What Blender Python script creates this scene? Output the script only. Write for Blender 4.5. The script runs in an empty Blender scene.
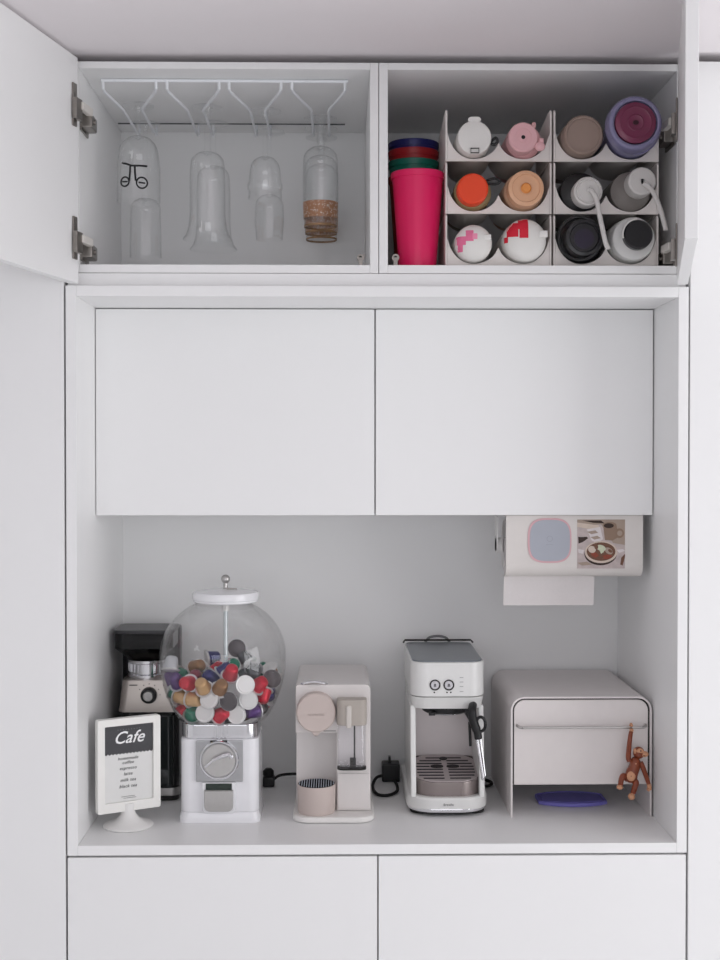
import bpy, bmesh, math, random
from mathutils import Vector, Matrix
R = math.radians; PI = math.pi
C = bpy.context.scene.collection
random.seed(7)

# ------------------------------------------------------------------ camera
F, CY, CZ = 1300.0, -2.6, 1.665
YAW, PIT = R(.97), R(.88)
fw = Vector((math.sin(YAW)*math.cos(PIT), math.cos(YAW)*math.cos(PIT), -math.sin(PIT)))
rt = Vector((math.cos(YAW), -math.sin(YAW), 0)); up = rt.cross(fw)
cam = bpy.data.cameras.new('camera'); cam.sensor_width = 36; cam.sensor_fit = 'AUTO'
cam.lens = F/960*36; cam.clip_start = .05
co = bpy.data.objects.new('camera', cam); C.objects.link(co)
co.location = (0, CY, CZ); co.rotation_euler = (PI/2-PIT, 0, -YAW)
bpy.context.scene.camera = co

def at(px, py, Y):
    """world point at depth Y that was measured at a pixel of the photograph"""
    d = fw + rt*((px-360)/F) - up*((py-480)/F)
    t = (Y-CY)/d.y
    return Vector((t*d.x, Y, CZ+t*d.z))
def px_of(p):
    v = Vector(p)-Vector((0, CY, CZ)); z = v.dot(fw)
    return 360+F*v.dot(rt)/z, 480-F*v.dot(up)/z

# ------------------------------------------------------------------ materials
MATS = {}
def mat(name, col, rough=.5, metal=0, trans=0, ior=1.45, coat=0, noise=.03, scale=40, bump=0, spec=.5, emis=None, alpha=1):
    if name in MATS: return MATS[name]
    m = bpy.data.materials.new(name); m.use_nodes = True
    nt = m.node_tree; b = nt.nodes['Principled BSDF']
    def s(k, v):
        if k in b.inputs: b.inputs[k].default_value = v
    c = tuple(((x/255+.055)/1.055)**2.4 if x/255 > .04045 else x/255/12.92 for x in col)
    s('Roughness', rough); s('Metallic', metal); s('Transmission Weight', trans); s('IOR', ior)
    s('Coat Weight', coat); s('Specular IOR Level', spec); s('Alpha', alpha)
    tc = nt.nodes.new('ShaderNodeTexCoord'); n = nt.nodes.new('ShaderNodeTexNoise')
    n.inputs['Scale'].default_value = scale; n.inputs['Detail'].default_value = 3
    nt.links.new(tc.outputs['Object'], n.inputs['Vector'])
    mx = nt.nodes.new('ShaderNodeMix'); mx.data_type = 'RGBA'
    mx.inputs['A'].default_value = tuple(x*(1-noise) for x in c)+(1,)
    mx.inputs['B'].default_value = tuple(min(1, x*(1+noise)) for x in c)+(1,)
    nt.links.new(n.outputs['Fac'], mx.inputs['Factor'])
    nt.links.new(mx.outputs['Result'], b.inputs['Base Color'])
    if bump:
        bp = nt.nodes.new('ShaderNodeBump'); bp.inputs['Strength'].default_value = bump
        bp.inputs['Distance'].default_value = .001
        nt.links.new(n.outputs['Fac'], bp.inputs['Height']); nt.links.new(bp.outputs['Normal'], b.inputs['Normal'])
    MATS[name] = m
    return m
def glass(name, tint=(1, 1, 1), edge=4, refl=1.0, rough=.02, gain=.5, dark=.86, base=.03):
    """thin-walled clear glass: see-through face on, more mirror towards the rim"""
    m = bpy.data.materials.new(name); m.use_nodes = True
    nt = m.node_tree; nt.nodes.clear()
    o = nt.nodes.new('ShaderNodeOutputMaterial'); t = nt.nodes.new('ShaderNodeBsdfTransparent')
    g = nt.nodes.new('ShaderNodeBsdfGlossy'); g.inputs['Roughness'].default_value = rough
    g.inputs['Color'].default_value = (refl, refl, refl, 1)
    lw = nt.nodes.new('ShaderNodeLayerWeight'); lw.inputs['Blend'].default_value = .5
    p5 = nt.nodes.new('ShaderNodeMath'); p5.operation = 'POWER'; p5.inputs[1].default_value = edge
    nt.links.new(lw.outputs['Facing'], p5.inputs[0])
    mc = nt.nodes.new('ShaderNodeMix'); mc.data_type = 'RGBA'
    mc.inputs['A'].default_value = tint+(1,)
    mc.inputs['B'].default_value = tuple(x*dark for x in tint)+(1,)
    nt.links.new(p5.outputs[0], mc.inputs['Factor'])
    nt.links.new(mc.outputs['Result'], t.inputs['Color'])
    x = nt.nodes.new('ShaderNodeMixShader')
    mm = nt.nodes.new('ShaderNodeMath'); mm.operation = 'MULTIPLY_ADD'; mm.inputs[1].default_value = gain; mm.inputs[2].default_value = base
    nt.links.new(p5.outputs[0], mm.inputs[0]); nt.links.new(mm.outputs[0], x.inputs['Fac'])
    nt.links.new(t.outputs[0], x.inputs[1]); nt.links.new(g.outputs[0], x.inputs[2])
    nt.links.new(x.outputs[0], o.inputs['Surface'])
    return m
def grid_mat(name, c1, c2, scale, rough=.4, metal=0):
    m = mat(name, c1, rough, metal); nt = m.node_tree; b = nt.nodes['Principled BSDF']
    tc = nt.nodes.new('ShaderNodeTexCoord'); v = nt.nodes.new('ShaderNodeTexVoronoi'); v.inputs['Scale'].default_value = scale
    nt.links.new(tc.outputs['Object'], v.inputs['Vector'])
    r = nt.nodes.new('ShaderNodeValToRGB'); r.color_ramp.interpolation = 'CONSTANT'
    r.color_ramp.elements[0].color = tuple((x/255)**2.2 for x in c2)+(1,)
    r.color_ramp.elements[1].color = tuple((x/255)**2.2 for x in c1)+(1,); r.color_ramp.elements[1].position = .33
    nt.links.new(v.outputs['Distance'], r.inputs['Fac']); nt.links.new(r.outputs['Color'], b.inputs['Base Color'])
    return m

LAM = mat('white_lacquer', (243, 243, 243), .38, noise=.006, scale=6)
LAMI = mat('white_melamine', (243, 243, 243), .5, noise=.006, scale=6)
PAINT = mat('wall_paint', (238, 238, 238), .8, noise=.01, scale=30, bump=.05)
CEIL = mat('ceiling_paint', (238, 233, 235), .85, noise=.008, scale=20)
FLOOR = mat('floor_vinyl', (240, 240, 240), .5, noise=.06, scale=8)
STEEL = mat('hinge_steel', (150, 145, 140), .35, 1)
NICKEL = mat('hinge_arm', (228, 224, 218), .35, .2)
DARK = mat('dark_metal', (40, 38, 36), .5, .5)
CHROME = mat('chrome', (225, 225, 228), .12, 1, noise=.01)
BRUSH = mat('brushed_steel', (190, 188, 186), .32, 1, noise=.05, scale=120)
WIRE = mat('white_wire', (240, 242, 246), .4)
BLACK = mat('black_plastic', (20, 20, 22), .4)
RUBBER = mat('black_rubber', (16, 16, 17), .6)
WPLA = mat('white_plastic', (236, 235, 233), .4)
GLASS = glass('drinking_glass', (.996, .998, .998), 4, gain=.45, dark=.82, rough=.05, base=.05)
GLOBE = glass('globe_glass', (.995, .995, .995), 4, gain=.6, dark=.85, base=.028)

# ------------------------------------------------------------------ mesh helpers
class MB:
    def __init__(s): s.bm = bmesh.new()
    def raw(s, verts, faces, M=None, mi=0):
        vs = [s.bm.verts.new((M @ Vector(v)) if M else v) for v in verts]
        for f in faces:
            try:
                q = s.bm.faces.new([vs[i] for i in f]); q.material_index = mi
            except ValueError: pass
        return s
    def box(s, x0, x1, y0, y1, z0, z1, b=0, seg=2, M=None, mi=0):
        t = bmesh.new(); bmesh.ops.create_cube(t, size=1)
        for v in t.verts:
            v.co = Vector(((x0+x1)/2+v.co.x*(x1-x0), (y0+y1)/2+v.co.y*(y1-y0), (z0+z1)/2+v.co.z*(z1-z0)))
        if b: bmesh.ops.bevel(t, geom=t.edges[:], offset=b, segments=seg, profile=.5, affect='EDGES')
        return s.merge(t, M, mi)
    def merge(s, t, M=None, mi=0):
        t.verts.ensure_lookup_table(); t.verts.index_update()
        vs = [v.co.copy() for v in t.verts]; fs = [[v.index for v in f.verts] for f in t.faces]
        t.free(); return s.raw(vs, fs, M, mi)
    def prism(s, poly, a0, a1, axis='z', M=None, mi=0, b=0, seg=2):
        """extrude a 2-D outline along an axis: z:(x,y) y:(x,z) x:(y,z)"""
        f = {'z': lambda p, a: (p[0], p[1], a), 'y': lambda p, a: (p[0], a, p[1]), 'x': lambda p, a: (a, p[0], p[1])}[axis]
        t = bmesh.new(); n = len(poly)
        v0 = [t.verts.new(f(p, a0)) for p in poly]; v1 = [t.verts.new(f(p, a1)) for p in poly]
        c0 = t.faces.new(v0); c1 = t.faces.new(v1[::-1])
        for i in range(n): t.faces.new((v0[i], v1[i], v1[(i+1) % n], v0[(i+1) % n]))
        bmesh.ops.recalc_face_normals(t, faces=t.faces[:])
        if b:
            bmesh.ops.bevel(t, geom=list(c0.edges)+list(c1.edges), offset=b, segments=seg, profile=.5, affect='EDGES')
        return s.merge(t, M, mi)
    def lathe(s, prof, c=(0, 0, 0), n=40, axis='z', M=None, mi=0, sx=1, sy=1, cap=True):
        """spin (radius, height) pairs; axis z up, y backwards, x right"""
        vs = []; fs = []; rings = []
        def put(x, y, h):
            if axis == 'z': p = (x*sx, y*sy, h)
            elif axis == 'y': p = (x*sx, h, y*sy)
            else: p = (h, x*sx, y*sy)
            return (p[0]+c[0], p[1]+c[1], p[2]+c[2])
        for r, h in prof:
            if r < 1e-6: rings.append([len(vs)]); vs.append(put(0, 0, h))
            else:
                rings.append(list(range(len(vs), len(vs)+n)))
                vs += [put(r*math.cos(2*PI*k/n), r*math.sin(2*PI*k/n), h) for k in range(n)]
        for a, b in zip(rings, rings[1:]):
            for k in range(n):
                k2 = (k+1) % n
                if len(a) == 1 and len(b) == 1: continue
                if len(a) == 1: fs.append((a[0], b[k2], b[k]))
                elif len(b) == 1: fs.append((a[k], a[k2], b[0]))
                else: fs.append((a[k], a[k2], b[k2], b[k]))
        if cap:
            if len(rings[0]) > 1: fs.append(tuple(rings[0][::-1]))
            if len(rings[-1]) > 1: fs.append(tuple(rings[-1]))
        return s.raw(vs, fs, M, mi)
    def tube(s, pts, r, n=10, closed=False, M=None, mi=0):
        pts = [Vector(p) for p in pts]; m = len(pts)
        rs = r if isinstance(r, (list, tuple)) else [r]*m
        vs = []; fs = []; nrm = None
        for i, p in enumerate(pts):
            a = pts[(i-1) % m] if closed or i else p; b = pts[(i+1) % m] if closed or i < m-1 else p
            t = (b-a).normalized()
            if nrm is None: nrm = t.orthogonal().normalized()
            nrm = (nrm-t*nrm.dot(t)).normalized(); bi = t.cross(nrm)
            vs += [p+(nrm*math.cos(2*PI*k/n)+bi*math.sin(2*PI*k/n))*rs[i] for k in range(n)]
        for i in range(m if closed else m-1):
            j = (i+1) % m
            for k in range(n):
                k2 = (k+1) % n; fs.append((i*n+k, i*n+k2, j*n+k2, j*n+k))
        if not closed: fs.append(tuple(range(n))[::-1]); fs.append(tuple((m-1)*n+k for k in range(n)))
        return s.raw(vs, fs, M, mi)
    def ball(s, c, r, sc=(1, 1, 1), n=20, M=None, mi=0):
        t = bmesh.new(); bmesh.ops.create_uvsphere(t, u_segments=n, v_segments=max(8, n//2+2), radius=r)
        for v in t.verts: v.co = Vector((v.co.x*sc[0]+c[0], v.co.y*sc[1]+c[1], v.co.z*sc[2]+c[2]))
        return s.merge(t, M, mi)
    def disc(s, poly3, mi=0): return s.raw(poly3, [tuple(range(len(poly3)))], mi=mi)

def world(o):
    M = Matrix.Identity(4)
    while o is not None:
        M = (Matrix.Translation(o.location) @ o.rotation_euler.to_matrix().to_4x4()) @ M; o = o.parent
    return M
def obj(name, mb, m, parent=None, loc=None, local=False, sharp=32, flip=False):
    """link a builder's shape as ONE mesh object; shape given in world coordinates unless local"""
    bm = mb.bm if isinstance(mb, MB) else mb
    bmesh.ops.recalc_face_normals(bm, faces=bm.faces[:])
    me = bpy.data.meshes.new(name)
    if not local:
        base = Matrix.Translation(loc) if loc is not None else Matrix.Identity(4)
        if parent is not None: base = world(parent) @ base
        bm.transform(base.inverted())
    bm.to_mesh(me); bm.free()
    for x in (m if isinstance(m, (list, tuple)) else [m]): me.materials.append(x)
    me.polygons.foreach_set('use_smooth', [True]*len(me.polygons))
    me.set_sharp_from_angle(angle=R(sharp))
    o = bpy.data.objects.new(name, me); C.objects.link(o)
    wn = o.modifiers.new('normals', 'WEIGHTED_NORMAL'); wn.keep_sharp = True; wn.weight = 80
    if parent is not None: o.parent = parent
    if loc is not None: o.location = loc
    return o
def tag(o, label=None, cat=None, group=None, kind=None):
    if label: o['label'] = label
    if cat: o['category'] = cat
    if group: o['group'] = group
    if kind: o['kind'] = kind
    return o
def thing(name, label, cat, loc=(0, 0, 0), rot=(0, 0, 0), group=None):
    o = bpy.data.objects.new(name, None); C.objects.link(o); o.location = loc; o.rotation_euler = rot
    o.empty_display_size = .05
    return tag(o, label, cat, group)
def struct(name, mb, m):
    return tag(obj(name, mb, m), kind='structure')
def rrect(x0, x1, y0, y1, r, seg=6):
    rr = r if isinstance(r, (list, tuple)) else [r]*4      # corners: (x1,y1) (x0,y1) (x0,y0) (x1,y0)
    out = []
    for (cx, cy, a0, q) in ((x1, y1, 0, rr[0]), (x0, y1, 90, rr[1]), (x0, y0, 180, rr[2]), (x1, y0, 270, rr[3])):
        if q < 1e-6: out.append((cx, cy)); continue
        ox = cx-q if cx == x1 else cx+q; oy = cy-q if cy == y1 else cy+q
        out += [(ox+q*math.cos(R(a0+90*k/seg)), oy+q*math.sin(R(a0+90*k/seg))) for k in range(seg+1)]
    return out
def ell(cx, cy, rx, ry, n=40): return [(cx+rx*math.cos(2*PI*k/n), cy+ry*math.sin(2*PI*k/n)) for k in range(n)]
def spline(pts, k=8):
    P = [Vector(p) for p in pts]; out = []
    for i in range(len(P)-1):
        p0 = P[max(i-1, 0)]; p1 = P[i]; p2 = P[i+1]; p3 = P[min(i+2, len(P)-1)]
        for j in range(k):
            t = j/k
            out.append(.5*((2*p1)+(p2-p0)*t+(2*p0-5*p1+4*p2-p3)*t*t+(3*p1-p0-3*p2+p3)*t**3))
    return out+[P[-1]]
def text_mesh(mb, body, size, M, shear=0, bold=0, mi=0, align='CENTER', space=1):
    cu = bpy.data.curves.new('lettering', 'FONT'); cu.body = body; cu.size = size; cu.shear = shear
    cu.align_x = align; cu.offset = bold; cu.extrude = .0002; cu.resolution_u = 3; cu.space_character = space
    o = bpy.data.objects.new('lettering', cu); C.objects.link(o)
    dg = bpy.context.evaluated_depsgraph_get(); me = bpy.data.meshes.new_from_object(o.evaluated_get(dg))
    mb.raw([v.co.copy() for v in me.vertices], [tuple(p.vertices) for p in me.polygons], M, mi)
    bpy.data.objects.remove(o); bpy.data.curves.remove(cu); bpy.data.meshes.remove(me)
    return mb
FRONT = Matrix.Rotation(PI/2, 4, 'X')      # text lying in XY stands up facing -Y

# ------------------------------------------------------------------ room
XL, XR, YB, YF, HC = -2.3, 2.5, -4.3, .62, 2.468
struct('floor', MB().box(XL, XR, YB, YF, -.05, 0), FLOOR)
struct('ceiling', MB().box(XL, XR, YB, -.038, HC, HC+.09).box(XL, XR, -.038, YF, HC+.011, HC+.09), CEIL)  # recess along the cabinets, shaped in to darken the ceiling edge
struct('wall_left', MB().box(XL-.1, XL, YB, YF, -.05, HC+.09), PAINT)
struct('wall_far', MB().box(XL-.1, XR+.1, YF, YF+.1, -.05, HC+.09), PAINT)
WY0, WY1, WZ0, WZ1 = -2.8, -.6, .35, 2.3           # window in the right wall
w = MB().box(XR, XR+.1, YB, WY0, -.05, HC+.09).box(XR, XR+.1, WY1, YF, -.05, HC+.09)
w.box(XR, XR+.1, WY0, WY1, -.05, WZ0).box(XR, XR+.1, WY0, WY1, WZ1, HC+.09)
struct('wall_right', w, PAINT)
w = MB().box(XL-.1, XR+.1, YB-.1, YB, -.05, .9).box(XL-.1, XR+.1, YB-.1, YB, 2.2, HC+.09)
w.box(XL-.1, -1.5, YB-.1, YB, .9, 2.2).box(1.3, XR+.1, YB-.1, YB, .9, 2.2)
struct('wall_back', w, PAINT)
f = MB()
for a, b_, c, d in ((WY0, WY1, WZ0, WZ0+.05), (WY0, WY1, WZ1-.05, WZ1), (WY0, WY0+.05, WZ0, WZ1), (WY1-.05, WY1, WZ0, WZ1), ((WY0+WY1)/2-.03, (WY0+WY1)/2+.03, WZ0, WZ1)):
    f.box(XR+.02, XR+.07, a, b_, c, d)
struct('window_1', f, WPLA)
f = MB()
for a, b_, c, d in ((-1.5, 1.3, .9, .95), (-1.5, 1.3, 2.15, 2.2), (-1.5, -1.45, .9, 2.2), (1.25, 1.3, .9, 2.2), (-.13, -.07, .9, 2.2)):
    f.box(a, b_, YB-.07, YB-.02, c, d)
struct('fill_window', f, WPLA)  # unseen window behind the camera, added to carry the fill lamp

def area(name, loc, rot, sx, sy, power, col):
    l = bpy.data.lights.new(name, 'AREA'); l.shape = 'RECTANGLE'; l.size = sx; l.size_y = sy
    l.energy = power; l.color = col
    o = bpy.data.objects.new(name, l); C.objects.link(o); o.location = loc; o.rotation_euler = rot
    return o
# daylight by the right window; the back lamp is added fill
area('daylight_right', (XR+.14, (WY0+WY1)/2, (WZ0+WZ1)/2), (0, PI/2, 0), WZ1-WZ0, WY1-WY0, 140, (.985, .985, 1))
area('fill_back', (-.1, YB-.14, 1.55), (PI/2, 0, 0), 2.8, 1.3, 75, (.95, .96, 1))
wd = bpy.data.worlds.new('sky'); bpy.context.scene.world = wd; wd.use_nodes = True
wd.node_tree.nodes['Background'].inputs[0].default_value = (.85, .92, 1, 1)
wd.node_tree.nodes['Background'].inputs[1].default_value = .5

# ------------------------------------------------------------------ built-in furniture
B = .0012
t = thing('tall_cabinet', 'plain white tall cabinet panel left of the coffee niche', 'cabinet', (-.95, 0, 0))
obj('body', MB().box(-1.5, -.5465, .022, .6, .02, 2.462), LAMI, t)
obj('door', MB().box(-1.5, -.5455, 0, .02, .02, 2.462, B), LAM, t)
t = thing('tall_cabinet', 'plain white tall cabinet panel right of the coffee niche', 'cabinet', (1.1, 0, 0))
obj('body', MB().box(.708, 1.7, .022, .6, .02, 2.462), LAMI, t)
obj('door', MB().box(.7065, 1.7, 0, .02, .02, 2.462, B), LAM, t)

t = thing('base_cabinet', 'white base cabinet with two flat doors below the coffee niche', 'cabinet', (.08, .3, 0))
obj('body', MB().box(-.54, .70, .022, .58, .02, .868), LAMI, t)
obj('door', MB().box(-.5415, .0785, 0, .02, .06, .8685, B), LAM, t)
obj('door', MB().box(.0815, .702, 0, .02, .06, .8685, B), LAM, t)

NX0, NX1, NZ0, NZ1, NYB = -.521, .683, .893, 1.991, .56
t = thing('niche_cabinet', 'open white coffee niche with frame, shelf and pale back panel', 'cabinet', (.08, .3, .8725))
obj('side_panel', MB().box(-.542, NX0, 0, NYB, .8725, 2.0125, B), LAM, t)
obj('side_panel', MB().box(NX1, .7035, 0, NYB, .8725, 2.0125, B), LAM, t)
obj('top_panel', MB().box(NX0, NX1, 0, NYB, NZ1, 2.0125, B), LAM, t)
obj('shelf', MB().box(NX0, NX1, 0, NYB, .8725, NZ0, B), LAM, t)
obj('back_panel', MB().box(-.542, .7035, NYB, NYB+.012, .8725, 2.0125), LAMI, t)

t = thing('wall_cabinet', 'closed white double-door cabinet recessed in the top of the niche', 'cabinet', (.08, .37, 1.545))
obj('body', MB().box(-.5195, .6815, .221, NYB-.001, 1.549, NZ1-.001), LAMI, t)
obj('door', MB().box(-.5195, .0783, .2, .219, 1.546, NZ1-.002, B), LAM, t)
obj('door', MB().box(.0813, .6805, .2, .219, 1.546, NZ1-.002, B), LAM, t)

struct('trim_1', MB().box(-.541, .7025, .018, .3, 2.0135, 2.0395, B), LAM)

# overhead cabinets ------------------------------------------------
OY0, OY1, OZ0, OZ1 = .021, .53, 2.0405, 2.4625
OF, OT = 2.0575, 2.4485                # inside floor and inside top
def overhead(xa, xb, xi0, xi1, label):
    t = thing('overhead_cabinet', label, 'cabinet', ((xa+xb)/2, .27, OZ0))
    obj('side_panel', MB().box(xa, xi0, OY0, OY1, OZ0, OZ1, B), LAMI, t)
    obj('side_panel', MB().box(xi1, xb, OY0, OY1, OZ0, OZ1, B), LAMI, t)
    obj('top_panel', MB().box(xi0, xi1, OY0, OY1, OT, OZ1, B), LAMI, t)
    obj('bottom_panel', MB().box(xi0, xi1, OY0, OY1, OZ0, OF, B), LAMI, t)
    obj('back_panel', MB().box(xa, xb, OY1, OY1+.008, OZ0, OZ1), LAMI, t)
    return t
ocl = overhead(-.541, .0815, -.518, .0645, 'overhead cabinet on the left, door open, glassware hanging inside')
ocr = overhead(.0827, .7025, .1005, .6835, 'overhead cabinet on the right, door open, bottle racks inside')
# left door stands open 103 degrees, right door about 77
def door(t, root, ang, side, wdt, thick):
    """door slab whose inner face starts at root and runs towards the room"""
    d = Vector((math.sin(ang), -math.cos(ang), 0)); nrm = Vector((-d.y, d.x, 0))*side
    M = Matrix((( d.x, nrm.x, 0, root[0]), (d.y, nrm.y, 0, root[1]), (0, 0, 1, 0), (0, 0, 0, 1)))
    return obj('door', MB().box(0, wdt, 0, thick, 2.0155, 2.4615, .0015, M=M), LAM, t), M
dl, ML = door(ocl, (-.515, -.004), R(-13), -1, .61, .02)
dr, MR = door(ocr, (.6785, -.004), -math.atan2(.6785-at(684.5, 240, -.54).x, .536), 1, .556, .021)
def hinge(t, M, wx, zc, s, flip=1):
    """cup plate on the door, arm across, mounting block on the cabinet side at X = wx"""
    h = MB().box(.012, .03, -.004, -.0005, zc-.042, zc+.042, .001, M=M)
    h.box(.006, .034, -.013, -.004, zc-.03*flip, zc+.012*flip, .002, M=M)
    o = obj('hinge', h, STEEL, t); tag(o, 'steel concealed hinge')
    a = M @ Vector((.012, -.012, zc)); b = Vector((wx+s*.022, .055, zc))
    m = MB()
    d = Vector((b.x-a.x, b.y-a.y, 0)); L = d.length; d.normalize(); q = Vector((-d.y, d.x, 0))
    MM = Matrix(((d.x, q.x, 0, a.x), (d.y, q.y, 0, a.y), (0, 0, 1, zc), (0, 0, 0, 1)))
    m.box(0, L*.75, -.006, .006, -.008, .008, .002, M=MM)
    obj('arm', m, NICKEL, o)
    m = MB().box(min(wx, wx+s*.024), max(wx, wx+s*.024), .03, .085, zc-.03, zc-.002, .003)
    m.box(min(wx, wx+s*.004), max(wx, wx+s*.004), .026, .1, zc-.036, zc+.018, .001)
    m.lathe([(0, -.002), (.005, -.002), (.005, .002), (0, .002)], (wx+s*.026, .05, zc-.016), 12, 'x')
    obj('mounting_block', m, STEEL, o)
for z in (at(80, 108, 0).z, at(80, 240, 0).z): hinge(ocl, ML, -.5175, z, 1)
for z in (at(675, 123, 0).z, at(675, 247, 0).z): hinge(ocr, MR, .683, z, -1)
for t, px in ((ocl, 360.5), (ocr, 395.5)):
    p = at(px, 258, .04)
    m = MB().lathe([(0, 0), (.0075, 0), (.0075, .006), (0, .006)], (p.x, .034, p.z), 18, 'y')
    m.box(p.x-.004, p.x+.004, .032, .045, OF, p.z)
    o = obj('latch_pin', m, STEEL, t)
    obj('screw', MB().box(p.x-.0035, p.x+.0035, .0325, .0335, p.z-.0012, p.z+.0012).lathe([(0, 0), (.0035, 0), (.0035, .001), (0, .001)], (p.x, .0325, p.z), 12, 'y'), DARK, o)

# ------------------------------------------------------------------ stemware rack and glasses
RZ = 2.420
t = thing('stemware_rack', 'white wire rack under the overhead cabinet top holding hanging glasses', 'rack', (-.22, .09, OT))
m = MB().tube([(at(101, 80, .09).x, .09, OT-.004), (at(348, 80, .09).x, .09, OT-.004)], .0035)
obj('front_bar', m, WIRE, t)
obj('rear_bar', MB().tube([(at(118, 123, .43).x, .43, at(230, 124, .43).z), (at(345, 123, .43).x, .43, at(230, 124, .43).z)], .0016), mat('rack_bar_grey', (96, 98, 100), .5), t)
SL = [((103, 156), (123, 141.5)), ((167, 219), (187, 203)), ((229, 281), (250, 265)), ((292, 345), (311.5, 328.5))]
slotx = []
for (w0, w1), (n0, n1) in SL:
    xs = []
    for wv, nv in ((w0, n0), (w1, n1)):
        a = at(wv, 92, .09).x; b = at(nv, 112, .22).x; xs.append(b)
        pts = [(a, .09, OT-.004), (a, .09, RZ+.008), (a+(b-a)*.06, .098, RZ+.004), (b-(b-a)*.05, .214, RZ), (b, .225, RZ), (b, .44, RZ), (b, .452, RZ+.004), (b, .455, OT-.001)]
        obj('wire_rail', MB().tube(pts, .003, 8), WIRE, t)
    slotx.append(sum(xs)/2)
FZ = RZ+.0034         # feet rest on the rails
def hung(name, label, x, y, prof, cat='glass', group='glasses hanging from the wire rack', m=GLASS, n=48):
    """prof: (radius, distance below the foot's underside) outside; wall 1.3 mm added for the bowl"""
    t = thing(name, label, cat, (x, y, FZ), group=group)
    return t
def bowl(o_prof, th=.0013):
    inner = [(max(r-th, .0005), z) for r, z in reversed(o_prof)]
    return o_prof+inner
def stemmed(t, foot_r, stem_r, stem_end, outer, solid_bottom):
    """upside down: foot on the rails, stem, then a bowl opening downwards"""
    x, y, z = t.location
    f = [(0, .007), (foot_r*.3, .0065), (foot_r*.9, .003), (foot_r, .0022), (foot_r, .0003), (0, .0003)]
    obj('foot', MB().lathe(f, (x, y, z), 40), GLASS, t)
    st = [(stem_r*2.0, .0005), (stem_r*1.15, -.012), (stem_r, -.02), (stem_r, -stem_end+.012), (stem_r*1.6, -stem_end)]
    obj('stem', MB().lathe(st, (x, y, z), 20), GLASS, t)
    o = [(0, -solid_bottom)]+[(r, -h) for r, h in outer]
    i = [(max(r-.0014, 0), -h) for r, h in outer[::-1][:-1]]+[(0, -outer[0][1]-.008)]
    ob = obj('bowl', MB().lathe(o+i, (x, y, z), 56, cap=False), GLASS, t)
    return ob
def arc(r0, h0, r1, h1, k=6):
    """quarter-round shoulder from (r0,h0) out to (r1,h1)"""
    return [(r0+(r1-r0)*math.sin(PI/2*j/k), h0+(h1-h0)*(1-math.cos(PI/2*j/k))) for j in range(k+1)]
GL = 'glasses hanging from the wire rack'
def dz(py, Y): return FZ-at(300, py, Y).z     # drop below the foot that shows at row py
# slot one: bicycle goblet, plain flute behind
Y = .21; x = at(138.5, 170, Y).x
t = thing('goblet', 'hanging clear goblet printed with a black bicycle', 'glass', (x, Y, FZ), group=GL)
o_ = arc(.006, dz(137, Y), .043, dz(156, Y), 7)+[(.0465, dz(168, Y)), (.047, dz(185, Y)), (.0465, dz(203, Y))]
gb = stemmed(t, .034, .0045, dz(139, Y), o_, dz(137, Y))
ink = mat('black_ink', (22, 22, 24), .5)
def on_glass(px, py, rad=.0474):
    p = at(px, py, Y-.043); dx = p.x-x; a = max(-1, min(1, dx/rad)); return (x+rad*a, Y-rad*math.sqrt(1-a*a), p.z)
m = MB()
for seg in ([(122, 162.5), (127, 164), (131.5, 166), (139, 166), (147, 166)], [(130.5, 166), (130.2, 173), (129.5, 181)], [(135, 166), (135.3, 173), (136, 181)]):
    m.tube([on_glass(*q) for q in seg], .0021, 8)
for cx, cy, rr in ((124.8, 181.5, 4.4), (142, 183, 5.2)):
    m.tube([on_glass(cx+rr*math.cos(2*PI*k/24), cy+rr*1.05*math.sin(2*PI*k/24)) for k in range(24)], .0017, 8, True)
    m.tube([on_glass(cx-rr*.6, cy-.3), on_glass(cx, cy), on_glass(cx+rr*.6, cy+.2)], .0017, 6)
obj('bicycle_print', m, ink, gb)
Y = .36; x = at(145.5, 215, Y).x
t = thing('flute_glass', 'hanging plain tall glass behind the bicycle goblet', 'glass', (x, Y, FZ), group=GL)
stemmed(t, .034, .0045, dz(200, Y), arc(.006, dz(199, Y), .034, dz(209, Y))+[(.0355, dz(235, Y)), (.036, dz(258, Y))], dz(198, Y))
# slot two: two tall glasses with flared rims
for Y, lab, py in ((.22, 'tall hanging glass with flared rim, second slot of the rack, front one', 240), (.355, 'tall hanging glass with flared rim, second slot of the rack, rear one', 250)):
    x = at(207.5, 200, .22).x
    t = thing('pilsner_glass', lab, 'glass', (x, Y, FZ), group=GL)
    L = dz(240, .22)
    stemmed(t, .034, .006, L*.345, arc(.008, L*.335, .037, L*.43, 7)+[(.0385, L*.55), (.0385, L*.8), (.041, L*.9), (.047, L*.965), (.0525, L*.99), (.0535, L)], L*.33)
# slot three: ringed goblet with a bowl behind
Y = .25; x = at(265, 170, Y).x
t = thing('goblet', 'short hanging goblet with a ringed bowl, third slot of the rack', 'glass', (x, Y, FZ), group=GL)
stemmed(t, .036, .0045, dz(158, Y), arc(.006, dz(157, Y), .034, dz(172, Y))+[(.0355, dz(182, Y)), (.0385, dz(185, Y)), (.0385, dz(189, Y)), (.036, dz(191, Y)), (.037, dz(199, Y))], dz(156, Y))
Y = .43; x = at(265, 170, .25).x
t = thing('goblet', 'hanging tumbler-shaped goblet behind the ringed one, third slot', 'glass', (x, Y, FZ), group=GL)
stemmed(t, .036, .0045, dz(196, Y), arc(.006, dz(195, Y), .033, dz(206, Y))+[(.0345, dz(222, Y)), (.031, dz(240, Y))], dz(194, Y))
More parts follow.
